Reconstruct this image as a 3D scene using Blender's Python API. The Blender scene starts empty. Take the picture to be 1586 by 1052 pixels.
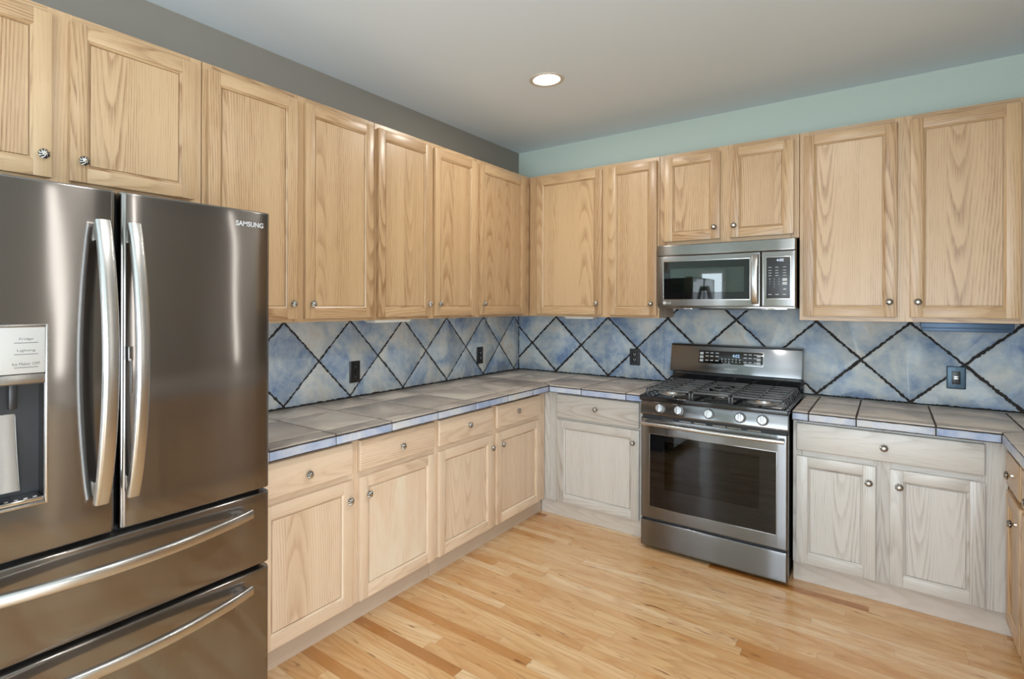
import bpy, bmesh, math, random
from mathutils import Vector, Matrix
random.seed(11)
SC = bpy.context.scene
COL = SC.collection
PI = math.pi

# ------------------------------------------------------------------ camera, world, lights, exposure
cam_d = bpy.data.cameras.new('camera')
cam = bpy.data.objects.new('camera', cam_d); COL.objects.link(cam)
cam_d.sensor_fit = 'HORIZONTAL'; cam_d.sensor_width = 36.0
cam_d.lens = 846.05 / 1586 * 36
cam_d.shift_x = 91.06 / 1586; cam_d.shift_y = -54.31 / 1586
cam_d.clip_start = 0.02
_a = math.radians(38.586); _r = math.radians(0.169)
_f = Vector((-math.sin(_a), math.cos(_a), 0)); _rt = Vector((math.cos(_a), math.sin(_a), 0)); _up = Vector((0, 0, 1))
_rt2 = _rt * math.cos(_r) + _up * math.sin(_r); _up2 = _up * math.cos(_r) - _rt * math.sin(_r)
M = Matrix((_rt2, _up2, -_f)).transposed().to_4x4()
M.translation = (2.4987, -4.0338, 1.4694)
cam.matrix_world = M
SC.camera = cam

vs = SC.view_settings
vs.view_transform = 'Standard'; vs.look = 'None'; vs.gamma = 1.0; vs.use_curve_mapping = False
vs.exposure = -0.34

world = bpy.data.worlds.new('daylight'); SC.world = world; world.use_nodes = True
_bg = world.node_tree.nodes['Background']
_bg.inputs['Color'].default_value = (0.75, 0.87, 1.0, 1); _bg.inputs['Strength'].default_value = 1.0

CEIL = 2.7726
RW = 3.53            # right wall plane
FAR = -6.6           # wall behind the camera

def area(name, loc, rot, sx, sy, power, color, spread=180):
    l = bpy.data.lights.new(name, 'AREA'); l.shape = 'RECTANGLE'; l.size = sx; l.size_y = sy
    l.energy = power; l.color = color; l.spread = math.radians(spread)
    o = bpy.data.objects.new(name, l); COL.objects.link(o); o.location = loc; o.rotation_euler = rot
    return o
DAY = (0.78, 0.90, 1.0)
WINDOWS_FAR = [(1.35, 3.30, 0.08, 2.02), (0.02, 0.34, 0.5, 2.0)]
for i, (x0, x1, z0, z1) in enumerate(WINDOWS_FAR):
    area('daylight_far', ((x0+x1)/2, FAR-0.06, (z0+z1)/2), (PI/2, 0, 0), x1-x0, z1-z0, 36*(x1-x0)*(z1-z0), DAY)
FILL_WIN_H = (-6.2, -3.7, 0.10, 1.75)      # unseen hall window, added to light the left cabinets, x = 5.4
area('added_light_hall', (5.46, (FILL_WIN_H[0]+FILL_WIN_H[1])/2, (FILL_WIN_H[2]+FILL_WIN_H[3])/2), (PI/2, 0, PI/2), FILL_WIN_H[1]-FILL_WIN_H[0], FILL_WIN_H[3]-FILL_WIN_H[2], 142, (0.88, 0.94, 1.0))
FILL_WIN_D = (-6.2, -4.5, 0.15, 2.20)       # unseen dining window, added for cool light on the right, x = -2.6
area('added_light_dining', (-2.66, (FILL_WIN_D[0]+FILL_WIN_D[1])/2, (FILL_WIN_D[2]+FILL_WIN_D[3])/2), (PI/2, 0, -PI/2), FILL_WIN_D[1]-FILL_WIN_D[0], FILL_WIN_D[3]-FILL_WIN_D[2], 155, (0.76, 0.89, 1.0))

STREAK_SLITS = [(-1.515, -1.435), (-2.80, -2.70)]     # unseen right-wall slits, added to draw bright streaks on the refrigerator
for y0, y1 in STREAK_SLITS:
    area('added_streak_light', (RW+0.05, (y0+y1)/2, 1.83), (PI/2, 0, PI/2), y1-y0, 1.70, 3.6, (1.0, 0.96, 0.9))

def lamp_in_can(loc, power, color=(1.0, 0.95, 0.88)):
    l = bpy.data.lights.new('can_bulb_light', 'AREA'); l.energy = power; l.color = color; l.shape = 'DISK'; l.size = 0.11
    o = bpy.data.objects.new('can_bulb_light', l); COL.objects.link(o); o.location = loc
    return o

# ------------------------------------------------------------------ materials
MATS = {}
def srgb(r, g, b):
    f = lambda c: (c/255/12.92) if c/255 <= 0.04045 else ((c/255+0.055)/1.055)**2.4
    return (f(r), f(g), f(b), 1)

class NT:
    def __init__(s, name):
        s.m = bpy.data.materials.new(name); s.m.use_nodes = True
        s.t = s.m.node_tree; s.N = s.t.nodes; s.L = s.t.links
        s.p = s.N['Principled BSDF']; MATS[name] = s.m
    def n(s, typ, **kw):
        nd = s.N.new(typ)
        for k, v in kw.items(): setattr(nd, k, v)
        return nd
    def link(s, a, b): s.L.new(a, b)
    def val(s, sock, v):
        if hasattr(v, 'node'): s.L.new(v, sock)
        else: sock.default_value = v
    def math(s, op, a, b=0.0, c=None):
        nd = s.n('ShaderNodeMath', operation=op)
        s.val(nd.inputs[0], a); s.val(nd.inputs[1], b)
        if c is not None: s.val(nd.inputs[2], c)
        return nd.outputs[0]
    def mix(s, f, a, b, blend='MIX'):
        nd = s.n('ShaderNodeMix', data_type='RGBA', blend_type=blend)
        s.val(nd.inputs[0], f); s.val(nd.inputs[6], a); s.val(nd.inputs[7], b)
        return nd.outputs[2]
    def ramp(s, f, stops, interp='LINEAR'):
        nd = s.n('ShaderNodeValToRGB'); e = nd.color_ramp.elements; nd.color_ramp.interpolation = interp
        while len(e) < len(stops): e.new(0.5)
        for i, (p, c) in enumerate(stops):
            e[i].position = p; e[i].color = c if hasattr(c, '__len__') else (c, c, c, 1)
        s.val(nd.inputs[0], f)
        return nd.outputs[0]
    def noise(s, vec, scale=1, detail=2, rough=0.5, dist=0.0):
        nd = s.n('ShaderNodeTexNoise'); nd.inputs['Scale'].default_value = scale
        nd.inputs['Detail'].default_value = detail; nd.inputs['Roughness'].default_value = rough
        nd.inputs['Distortion'].default_value = dist
        if vec is not None: s.link(vec, nd.inputs['Vector'])
        return nd.outputs['Fac']
    def comb(s, x, y, z=0.0):
        nd = s.n('ShaderNodeCombineXYZ')
        for i, v in enumerate((x, y, z)): s.val(nd.inputs[i], v)
        return nd.outputs[0]
    def bump(s, h, strength=0.2, dist=0.002):
        nd = s.n('ShaderNodeBump'); nd.inputs['Strength'].default_value = strength; nd.inputs['Distance'].default_value = dist
        s.link(h, nd.inputs['Height']); s.link(nd.outputs[0], s.p.inputs['Normal'])
    def set(s, **kw):
        for k, v in kw.items():
            s.val(s.p.inputs[k.replace('_', ' ')], v)

def simple(name, col, rough=0.5, metal=0.0, **kw):
    t = NT(name); t.set(Base_Color=col, Roughness=rough, Metallic=metal, **kw); return t.m

def make_oak(name, light, dark, rough=0.36, grain=1.0):
    t = NT(name)
    uv = t.n('ShaderNodeUVMap', uv_map='UVMap').outputs[0]; tn = t.n('ShaderNodeUVMap', uv_map='tone').outputs[0]
    su = t.n('ShaderNodeSeparateXYZ'); t.link(uv, su.inputs[0]); st = t.n('ShaderNodeSeparateXYZ'); t.link(tn, st.inputs[0])
    u, v = su.outputs[0], su.outputs[1]; tone, seed = st.outputs[0], st.outputs[1]
    sd = t.math('MULTIPLY', seed, 37.0)
    SW = 0.104
    us = t.math('DIVIDE', t.math('ADD', u, t.math('MULTIPLY', seed, 0.3)), SW)
    sid = t.math('FLOOR', us); ul = t.math('MULTIPLY', t.math('SUBTRACT', t.math('FRACT', us), 0.5), SW)
    w = t.n('ShaderNodeTexWhiteNoise', noise_dimensions='3D'); t.link(t.comb(sid, sd, 1.0), w.inputs['Vector']); r1 = w.outputs['Value']
    w = t.n('ShaderNodeTexWhiteNoise', noise_dimensions='3D'); t.link(t.comb(sid, sd, 8.0), w.inputs['Vector']); r2 = w.outputs['Value']
    cath = t.math('GREATER_THAN', r1, 0.62)
    shift = t.math('ADD', t.math('MULTIPLY', cath, t.math('MULTIPLY', t.math('SUBTRACT', r2, 0.5), 0.03)), t.math('MULTIPLY', t.math('SUBTRACT', 1.0, cath), t.math('ADD', t.math('MULTIPLY', r2, 0.2), 0.12)))
    u_in = u
    u = t.math('ADD', ul, shift)
    v = t.math('ADD', v, t.math('MULTIPLY', r2, 0.9))
    n1 = t.noise(t.comb(t.math('MULTIPLY', u, 7.0), t.math('MULTIPLY', v, 1.6), sd), 1, 2)
    n2 = t.noise(t.comb(t.math('MULTIPLY', u, 60.0), t.math('MULTIPLY', v, 9.0), sd), 1, 2)
    vb = t.math('MULTIPLY', v, 0.05)
    r = t.math('SQRT', t.math('ADD', t.math('MULTIPLY', u, u), t.math('MULTIPLY', vb, vb)))
    r = t.math('ADD', r, t.math('MULTIPLY', n1, 0.024)); r = t.math('ADD', r, t.math('MULTIPLY', n2, 0.003))
    ring = t.math('FRACT', t.math('MULTIPLY', r, 105.0))
    prof = t.ramp(ring, [(0.0, 0.95), (0.22, 0.55), (0.5, 0.08), (0.85, 0.0), (1.0, 0.95)])
    pores = t.noise(t.comb(t.math('MULTIPLY', u, 520.0), t.math('MULTIPLY', v, 10.0), sd), 1, 2, 0.6)
    pm = t.ramp(pores, [(0.42, 0.0), (0.66, 1.0)])
    broad = t.noise(t.comb(t.math('MULTIPLY', u, 16.0), t.math('MULTIPLY', v, 0.5), sd), 1, 1)
    g = t.math('MULTIPLY', prof, t.math('ADD', t.math('MULTIPLY', pm, 0.55), 0.40))
    patch = t.ramp(t.noise(t.comb(t.math('MULTIPLY', u_in, 11.0), t.math('MULTIPLY', v, 0.4), t.math('ADD', sd, 3.0)), 1, 1), [(0.35, 0.35), (0.62, 1.25)])
    g = t.math('MULTIPLY', g, patch)
    g = t.math('ADD', g, t.math('MULTIPLY', pm, 0.16)); g = t.math('MULTIPLY', g, grain)
    g = t.math('ADD', g, t.math('MULTIPLY', t.math('SUBTRACT', broad, 0.5), 0.55))
    g = t.math('ADD', g, t.math('MULTIPLY', t.math('SUBTRACT', tone, 0.5), 0.34))
    g = t.math('ADD', g, t.math('MULTIPLY', t.math('SUBTRACT', r1, 0.5), 0.16))
    c = t.ramp(g, [(-0.0, light), (1.0, dark)])
    t.set(Base_Color=c, Roughness=rough)
    t.p.inputs['Coat Weight'].default_value = 0.5; t.p.inputs['Coat Roughness'].default_value = 0.28
    t.bump(t.math('MULTIPLY', pm, prof), 0.06, 0.001)
    return t.m

OAK = make_oak('oak', srgb(203, 171, 131), srgb(138, 94, 54), 0.40, 1.0)
OAK_DAYLIT_LEFT = make_oak('oak_daylit_left', srgb(236, 213, 187), srgb(190, 153, 118), 0.36, 0.7)  # whitening from low daylight put into the left base cabinets' colour
OAK_TOE_DAYLIT = make_oak('oak_toe_daylit', srgb(214, 205, 195), srgb(176, 160, 146), 0.4, 0.6)  # same daylight whitening carried into the back toe boards
OAK_DAYLIT_BACK = make_oak('oak_daylit_back', srgb(212, 208, 202), srgb(152, 140, 127), 0.34, 0.75)  # cool daylight on the back base cabinets painted into the oak
OAK_TOE = make_oak('oak_toe', srgb(206, 186, 166), srgb(170, 142, 118), 0.4, 0.6)

def make_floor():
    t = NT('oak_floor')
    tc = t.n('ShaderNodeTexCoord').outputs['Object']
    s = t.n('ShaderNodeSeparateXYZ'); t.link(tc, s.inputs[0]); x, y = s.outputs[0], s.outputs[1]
    W = 0.0572
    yr = t.math('DIVIDE', y, W); row = t.math('FLOOR', yr); fy = t.math('FRACT', yr)
    def wn(vec):
        nd = t.n('ShaderNodeTexWhiteNoise', noise_dimensions='3D'); t.link(vec, nd.inputs['Vector']); return nd
    h = wn(t.comb(row, 3.7, 1.0)).outputs['Value']
    h2 = wn(t.comb(row, 9.1, 5.0)).outputs['Value']
    ln = t.math('ADD', t.math('MULTIPLY', h2, 0.8), 0.6)
    xr = t.math('DIVIDE', t.math('ADD', x, t.math('MULTIPLY', h, 3.0)), ln)
    col = t.math('FLOOR', xr); fx = t.math('FRACT', xr)
    w = wn(t.comb(row, col, 2.0)); rnd = w.outputs['Value']
    w2 = wn(t.comb(row, col, 7.0)).outputs['Value']
    sd = t.math('MULTIPLY', w2, 91.0)
    # grain
    u = t.math('ADD', t.math('MULTIPLY', t.math('SUBTRACT', fy, 0.5), W), t.math('MULTIPLY', t.math('SUBTRACT', w2, 0.5), 0.16))
    n1 = t.noise(t.comb(t.math('MULTIPLY', x, 2.2), t.math('MULTIPLY', y, 12.0), sd), 1, 2)
    vb = t.math('MULTIPLY', t.math('ADD', x, t.math('MULTIPLY', rnd, 3.0)), 0.05)
    r = t.math('SQRT', t.math('ADD', t.math('MULTIPLY', u, u), t.math('MULTIPLY', vb, vb)))
    r = t.math('ADD', r, t.math('MULTIPLY', n1, 0.030))
    ring = t.math('FRACT', t.math('MULTIPLY', r, 85.0))
    prof = t.ramp(ring, [(0.0, 0.9), (0.25, 0.5), (0.55, 0.05), (0.85, 0.0), (1.0, 0.9)])
    pores = t.noise(t.comb(t.math('MULTIPLY', x, 14.0), t.math('MULTIPLY', y, 520.0), sd), 1, 2, 0.6)
    pm = t.ramp(pores, [(0.42, 0.0), (0.68, 1.0)])
    g = t.math('MULTIPLY', prof, t.math('ADD', t.math('MULTIPLY', pm, 0.5), 0.35))
    base = t.ramp(rnd, [(0.0, srgb(232, 198, 152)), (0.25, srgb(216, 172, 120)), (0.5, srgb(238, 210, 170)), (0.72, srgb(210, 162, 108)), (0.86, srgb(228, 192, 146)), (0.95, srgb(202, 150, 94)), (1.0, srgb(160, 100, 46))], 'LINEAR')
    blot = t.noise(t.comb(t.math('MULTIPLY', x, 3.0), t.math('MULTIPLY', y, 20.0), sd), 1, 3)
    knot = t.ramp(t.noise(t.comb(t.math('MULTIPLY', x, 9.0), t.math('MULTIPLY', y, 42.0), t.math('ADD', sd, 5.0)), 1, 2), [(0.66, 0.0), (0.76, 1.0)])
    c = t.mix(t.math('MULTIPLY', g, 0.75), base, srgb(178, 122, 68))
    c = t.mix(t.math('MULTIPLY', t.ramp(blot, [(0.45, 0.0), (0.7, 1.0)]), 0.45), c, srgb(196, 136, 76))
    c = t.mix(t.math('MULTIPLY', knot, 0.75), c, srgb(112, 66, 32))
    ey = t.math('MINIMUM', fy, t.math('SUBTRACT', 1.0, fy)); ex = t.math('MULTIPLY', t.math('MINIMUM', fx, t.math('SUBTRACT', 1.0, fx)), 14.0)
    e = t.math('MINIMUM', ey, ex)
    seam = t.ramp(e, [(0.0, 1.0), (0.022, 0.0)])
    c = t.mix(t.math('MULTIPLY', seam, 0.45), c, srgb(120, 78, 40))
    t.set(Base_Color=c, Roughness=t.math('ADD', t.math('MULTIPLY', blot, 0.12), 0.20))
    t.p.inputs['Coat Weight'].default_value = 0.3; t.p.inputs['Coat Roughness'].default_value = 0.12
    t.bump(t.math('SUBTRACT', 1.0, seam), 0.25, 0.001)
    return t.m
FLOOR = make_floor()

def make_paint(name, col, bump=0.12):
    t = NT(name)
    tc = t.n('ShaderNodeTexCoord').outputs['Object']
    n = t.noise(tc, 160, 3); n2 = t.noise(tc, 1.2, 2)
    c2 = tuple(list(x*0.965 for x in col[:3]) + [1])
    t.set(Base_Color=t.mix(n2, col, c2), Roughness=0.72); t.bump(n, bump, 0.001)
    return t.m
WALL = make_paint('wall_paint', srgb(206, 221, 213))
WALL_SHADED = make_paint('shaded_wall_paint', srgb(144, 140, 132))  # left wall's shade put into its colour; right wall darkened with it
CEILM = make_paint('ceiling_paint', srgb(226, 240, 252), 0.2)
TRIMW = simple('white_trim', srgb(232, 231, 226), 0.4)

def make_tile(name, stops, rough, speck=0.5, scale=3.2, gritty=0.25, tv=0.4):
    t = NT(name)
    tc = t.n('ShaderNodeTexCoord').outputs['Object']
    tn = t.n('ShaderNodeUVMap', uv_map='tone').outputs[0]; st = t.n('ShaderNodeSeparateXYZ'); t.link(tn, st.inputs[0])
    tone, seed = st.outputs[0], st.outputs[1]
    va = t.n('ShaderNodeVectorMath', operation='ADD'); t.link(tc, va.inputs[0]); t.link(t.comb(t.math('MULTIPLY', seed, 40.0), seed, tone), va.inputs[1])
    P = va.outputs[0]
    n = t.noise(P, scale, 4, 0.6, 0.6)
    n2 = t.noise(P, 26, 4, 0.65)
    f = t.math('ADD', t.math('ADD', t.math('MULTIPLY', t.math('SUBTRACT', n, 0.5), 1.9), 0.5), t.math('MULTIPLY', t.math('SUBTRACT', tone, 0.5), tv))
    f = t.math('ADD', f, t.math('MULTIPLY', t.math('SUBTRACT', n2, 0.5), gritty*2))
    c = t.ramp(f, stops)
    sp = t.ramp(t.noise(P, 70, 3, 0.6, 0.4), [(0.70, 0.0), (0.76, 1.0)])
    sp = t.math('MULTIPLY', sp, t.ramp(t.noise(P, 9, 2), [(0.5, 0.0), (0.62, 1.0)]))
    c = t.mix(t.math('MULTIPLY', sp, speck), c, srgb(214, 220, 228))
    t.set(Base_Color=c, Roughness=t.math('ADD', t.math('MULTIPLY', n2, 0.25), rough))
    t.bump(n2, 0.25, 0.003)
    return t.m
TILE_BLUE = make_tile('slate_blue_tile', [(0.0, srgb(98, 124, 168)), (0.25, srgb(138, 158, 186)), (0.5, srgb(176, 188, 198)), (0.75, srgb(204, 206, 204)), (1.0, srgb(196, 186, 178))], 0.28, 0.6, 4.0, 0.3, 0.18)
TILE_TOP = make_tile('taupe_counter_tile', [(0.0, srgb(146, 137, 130)), (0.35, srgb(174, 165, 157)), (0.65, srgb(198, 189, 179)), (1.0, srgb(212, 203, 192))], 0.26, 0.15, 2.6, 0.2)
TILE_EDGE = make_tile('blue_edge_tile', [(0.0, srgb(140, 160, 198)), (0.35, srgb(178, 190, 214)), (0.7, srgb(206, 210, 218)), (1.0, srgb(206, 200, 194))], 0.28, 0.5, 5.0)
GROUT = simple('dark_grout', srgb(50, 46, 45), 0.9)
GROUT_TOP = simple('brown_grout', srgb(66, 56, 50), 0.9)

def make_steel(name, col, rough, aniso=0.7, vertical=True, streak=0.04):
    t = NT(name)
    tc = t.n('ShaderNodeTexCoord').outputs['Object']
    mp = t.n('ShaderNodeMapping'); t.link(tc, mp.inputs[0])
    mp.inputs['Scale'].default_value = (6, 6, 900) if vertical else (900, 6, 6)
    n = t.noise(mp.outputs[0], 1, 2)
    t.set(Base_Color=col, Metallic=1.0, Roughness=t.math('ADD', rough - streak/2, t.math('MULTIPLY', n, streak)))
    t.p.inputs['Anisotropic'].default_value = aniso
    t.link(t.comb(0.0, 0.0, 1.0), t.p.inputs['Tangent'])
    return t.m
def make_brushed(name, col, r1, r2, mixf):
    t = NT(name); out = [n for n in t.N if n.type == 'OUTPUT_MATERIAL'][0]
    q = t.n('ShaderNodeBsdfPrincipled'); mx = t.n('ShaderNodeMixShader'); mx.inputs[0].default_value = mixf
    tc = t.n('ShaderNodeTexCoord').outputs['Object']
    mp = t.n('ShaderNodeMapping'); t.link(tc, mp.inputs[0]); mp.inputs['Scale'].default_value = (1.2, 1.2, 500)
    n = t.noise(mp.outputs[0], 1, 2)
    for p, r, an in ((t.p, r1, 0.45), (q, r2, 1.0)):
        p.inputs['Base Color'].default_value = col; p.inputs['Metallic'].default_value = 1.0
        t.link(t.math('ADD', r-0.004, t.math('MULTIPLY', n, 0.008)), p.inputs['Roughness'])
        p.inputs['Anisotropic'].default_value = an; t.link(t.comb(0.0, 0.0, 1.0), p.inputs['Tangent'])
    nb = t.n('ShaderNodeBump'); nb.inputs['Strength'].default_value = 0.10; nb.inputs['Distance'].default_value = 0.02
    mp2 = t.n('ShaderNodeMapping'); t.link(tc, mp2.inputs[0]); mp2.inputs['Scale'].default_value = (5.0, 1, 1.6)
    t.link(t.noise(mp2.outputs[0], 1, 1), nb.inputs['Height'])
    t.link(nb.outputs[0], t.p.inputs['Normal']); t.link(nb.outputs[0], q.inputs['Normal'])
    t.link(t.p.outputs[0], mx.inputs[1]); t.link(q.outputs[0], mx.inputs[2]); t.link(mx.outputs[0], out.inputs[0])
    return t.m
STEEL_DARK = make_brushed('fridge_steel', (0.27, 0.255, 0.245, 1), 0.09, 0.33, 0.38)
STEEL = make_brushed('range_steel', (0.215, 0.218, 0.225, 1), 0.13, 0.33, 0.5)
STEEL_LT = make_brushed('microwave_steel', (0.26, 0.25, 0.24, 1), 0.14, 0.33, 0.5)
STEEL_HANDLE = make_steel('handle_steel', (0.52, 0.51, 0.50, 1), 0.26, 0.3)
CHROME = simple('chrome', (0.75, 0.76, 0.78, 1), 0.12, 1.0)
BLACK_GLOSS = simple('black_enamel', (0.012, 0.012, 0.013, 1), 0.09)
BLACK_GLASS = simple('black_glass', (0.006, 0.006, 0.007, 1), 0.03)
BLACK_PL = simple('black_plastic', (0.014, 0.014, 0.015, 1), 0.3)
DARK_GAP = simple('dark_gasket', (0.02, 0.021, 0.025, 1), 0.55)
IRON = simple('cast_iron', (0.085, 0.087, 0.092, 1), 0.36)
CAVITY = simple('oven_enamel', (0.06, 0.06, 0.063, 1), 0.35)
CAV_MW = simple('microwave_cavity', (0.55, 0.58, 0.55, 1), 0.5)
GREY_PANEL = simple('dispenser_panel', srgb(196, 196, 194), 0.35, 0.3)
INK = simple('grey_print', srgb(96, 96, 98), 0.5)
LIGHT_INK = simple('light_print', srgb(196, 198, 200), 0.5)
PEWTER = simple('pewter', (0.62, 0.60, 0.56, 1), 0.26, 1.0)
PEWTER_DK = simple('pewter_patina', (0.06, 0.055, 0.05, 1), 0.45, 0.6)
KNOB_WHITE = simple('range_knob_silver', (0.62, 0.63, 0.65, 1), 0.28, 0.75)
WHITE_PL = simple('white_plastic', srgb(232, 230, 224), 0.4)
BLUE_METAL = simple('blue_grey_metal', srgb(70, 94, 122), 0.34, 0.25)
PLATE_METAL = simple('blue_grey_plate', srgb(66, 90, 108), 0.34, 0.3)
BURNER = simple('burner_aluminium', (0.66, 0.65, 0.63, 1), 0.32, 0.9)
ALMOND = simple('can_trim', srgb(206, 198, 186), 0.45)

def make_window_glass(name, trans, ior=1.45):
    t = NT(name)
    out = [n for n in t.N if n.type == 'OUTPUT_MATERIAL'][0]
    tr = t.n('ShaderNodeBsdfTransparent'); tr.inputs[0].default_value = trans
    gl = t.n('ShaderNodeBsdfGlossy'); gl.inputs['Roughness'].default_value = 0.02; gl.inputs[0].default_value = (1, 1, 1, 1)
    fr = t.n('ShaderNodeFresnel'); fr.inputs[0].default_value = ior
    mx = t.n('ShaderNodeMixShader'); t.link(fr.outputs[0], mx.inputs[0]); t.link(tr.outputs[0], mx.inputs[1]); t.link(gl.outputs[0], mx.inputs[2])
    t.link(mx.outputs[0], out.inputs[0]); t.N.remove(t.p)
    return t.m
OVEN_GLASS = make_window_glass('oven_glass', (0.13, 0.13, 0.13, 1), 1.45)
MW_GLASS = make_window_glass('microwave_glass', (0.42, 0.46, 0.44, 1), 1.7)

def emit(name, col, s):
    t = NT(name); t.set(Base_Color=(0, 0, 0, 1)); t.p.inputs['Emission Color'].default_value = col; t.p.inputs['Emission Strength'].default_value = s
    return t.m
BULB = emit('lamp_bulb', (1.0, 0.95, 0.86, 1), 14.0)
CLOCK = emit('clock_digits', (0.75, 0.82, 1.0, 1), 2.2)
CLOCK_BLUE = emit('clock_digits_blue', (0.45, 0.72, 1.0, 1), 1.6)

# ------------------------------------------------------------------ mesh builder
class MB:
    def __init__(s):
        s.bm = bmesh.new(); s.uv = s.bm.loops.layers.uv.new('UVMap'); s.tone = s.bm.loops.layers.uv.new('tone')
    def _add(s, src, grain=None, mat=0, piece=None, mtx=None):
        """copy a temporary bmesh in; wood coordinates run along axis `grain`"""
        if piece is None: piece = wood_piece()
        u0, v0, tn, sd = piece
        src.normal_update()
        lo = Vector((1e9,)*3); hi = Vector((-1e9,)*3)
        for v in src.verts:
            for i in range(3): lo[i] = min(lo[i], v.co[i]); hi[i] = max(hi[i], v.co[i])
        ce = (lo+hi)/2
        mp = {v: s.bm.verts.new(mtx @ v.co if mtx else v.co) for v in src.verts}
        out = []
        for f in src.faces:
            try: nf = s.bm.faces.new([mp[v] for v in f.verts])
            except ValueError: continue
            nf.material_index = mat if mat is not None else f.material_index
            nf.smooth = True
            if grain is not None:
                n = [abs(c) for c in f.normal]; ax = n.index(max(n))
                oth = [i for i in range(3) if i != ax and i != grain]
                if ax == grain: a, b = [i for i in range(3) if i != ax]
                else: a, b = oth[0], grain
            for lp, sl in zip(nf.loops, f.loops):
                if grain is not None:
                    co = sl.vert.co
                    dep = co[ax]-ce[ax]
                    lp[s.uv].uv = (co[a]-ce[a]+u0+dep*0.3, co[b]-ce[b]+v0)
                lp[s.tone].uv = (tn, sd)
            out.append(nf)
        src.free()
        return out
    def box(s, x0, x1, y0, y1, z0, z1, grain=None, bev=0.0, seg=2, mat=0, piece=None, mtx=None):
        t = bmesh.new()
        bmesh.ops.create_cube(t, size=1.0)
        for v in t.verts:
            v.co = Vector((x0 if v.co.x < 0 else x1, y0 if v.co.y < 0 else y1, z0 if v.co.z < 0 else z1))
        if bev > 0: bmesh.ops.bevel(t, geom=list(t.edges), offset=bev, segments=seg, affect='EDGES', profile=0.6)
        bmesh.ops.recalc_face_normals(t, faces=t.faces)
        return s._add(t, grain, mat, piece, mtx)
    def lathe(s, prof, seg=24, mat=0, mtx=None, wob=None):
        """profile [(radius, height)] about local z"""
        t = bmesh.new(); rings = []
        for r, h in prof:
            if r < 1e-6: rings.append([t.verts.new((0, 0, h))])
            else: rings.append([t.verts.new((r*math.cos(2*PI*k/seg), r*math.sin(2*PI*k/seg), h)) for k in range(seg)])
        for a, b in zip(rings, rings[1:]):
            for k in range(seg):
                q = [a[k % len(a)], a[(k+1) % len(a)], b[(k+1) % len(b)], b[k % len(b)]]
                q2 = []
                for v in q:
                    if v not in q2: q2.append(v)
                if len(q2) > 2: t.faces.new(q2)
        bmesh.ops.recalc_face_normals(t, faces=t.faces)
        return s._add(t, None, mat, None, mtx)
    def tube(s, pts, prof, upv=(0, 0, 1), mat=0, closed_prof=True):
        """sweep a closed 2-d profile [(a,b)] along pts; a runs along upv x tangent... b along upv"""
        t = bmesh.new(); rings = []; P = [Vector(p) for p in pts]; upv = Vector(upv)
        for i, p in enumerate(P):
            d = (P[min(i+1, len(P)-1)] - P[max(i-1, 0)]).normalized()
            side = d.cross(upv).normalized(); up = side.cross(d).normalized()
            rings.append([t.verts.new(p + side*a + up*b) for a, b in prof])
        n = len(prof)
        for a, b in zip(rings, rings[1:]):
            for k in range(n): t.faces.new((a[k], a[(k+1) % n], b[(k+1) % n], b[k]))
        t.faces.new(rings[0]); t.faces.new(rings[-1])
        bmesh.ops.recalc_face_normals(t, faces=t.faces)
        return s._add(t, None, mat)
    def prism(s, poly, axis, a0, a1, grain=None, mat=0, piece=None, bev=0.0):
        """polygon in the two other axes extruded along axis"""
        t = bmesh.new(); o = [i for i in range(3) if i != axis]
        def mk(p, a):
            c = [0, 0, 0]; c[o[0]] = p[0]; c[o[1]] = p[1]; c[axis] = a; return t.verts.new(c)
        A = [mk(p, a0) for p in poly]; B = [mk(p, a1) for p in poly]
        t.faces.new(A); t.faces.new(B[::-1]); n = len(poly)
        for k in range(n): t.faces.new((A[k], A[(k+1) % n], B[(k+1) % n], B[k]))
        bmesh.ops.recalc_face_normals(t, faces=t.faces)
        if bev: bmesh.ops.bevel(t, geom=list(t.edges), offset=bev, segments=2, affect='EDGES', profile=0.6)
        return s._add(t, grain, mat, piece)
    def build(s, name, mats, parent=None, off=(0, 0, 0), sharp=40, kind=None):
        bm = s.bm
        if off != (0, 0, 0): bmesh.ops.translate(bm, vec=-Vector(off), verts=bm.verts)
        bm.normal_update()
        c = math.cos(math.radians(sharp))
        for e in bm.edges:
            if len(e.link_faces) == 2 and e.link_faces[0].normal.dot(e.link_faces[1].normal) < c: e.smooth = False
        me = bpy.data.meshes.new(name); bm.to_mesh(me); bm.free()
        for m in (mats if isinstance(mats, (list, tuple)) else [mats]): me.materials.append(m)
        o = bpy.data.objects.new(name, me); COL.objects.link(o)
        if parent: o.parent = parent
        if kind: o['kind'] = kind
        return o

def wood_piece(cath=0.35):
    if random.random() < cath: u0 = random.uniform(-0.05, 0.05)
    else: u0 = random.choice((-1, 1))*random.uniform(0.14, 0.4)
    return (u0, random.choice((-1, 1))*random.uniform(1.4, 3.2), random.random(), random.random())

def thing(name, label, cat, loc=(0, 0, 0), rotz=0.0, group=None):
    o = bpy.data.objects.new(name, None); COL.objects.link(o); o.location = loc; o.rotation_euler = (0, 0, rotz)
    o.empty_display_size = 0.1
    o['label'] = label; o['category'] = cat
    if group: o['group'] = group
    return o
def tag(o, label, cat, group=None):
    o['label'] = label; o['category'] = cat
    if group: o['group'] = group
    return o

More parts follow.
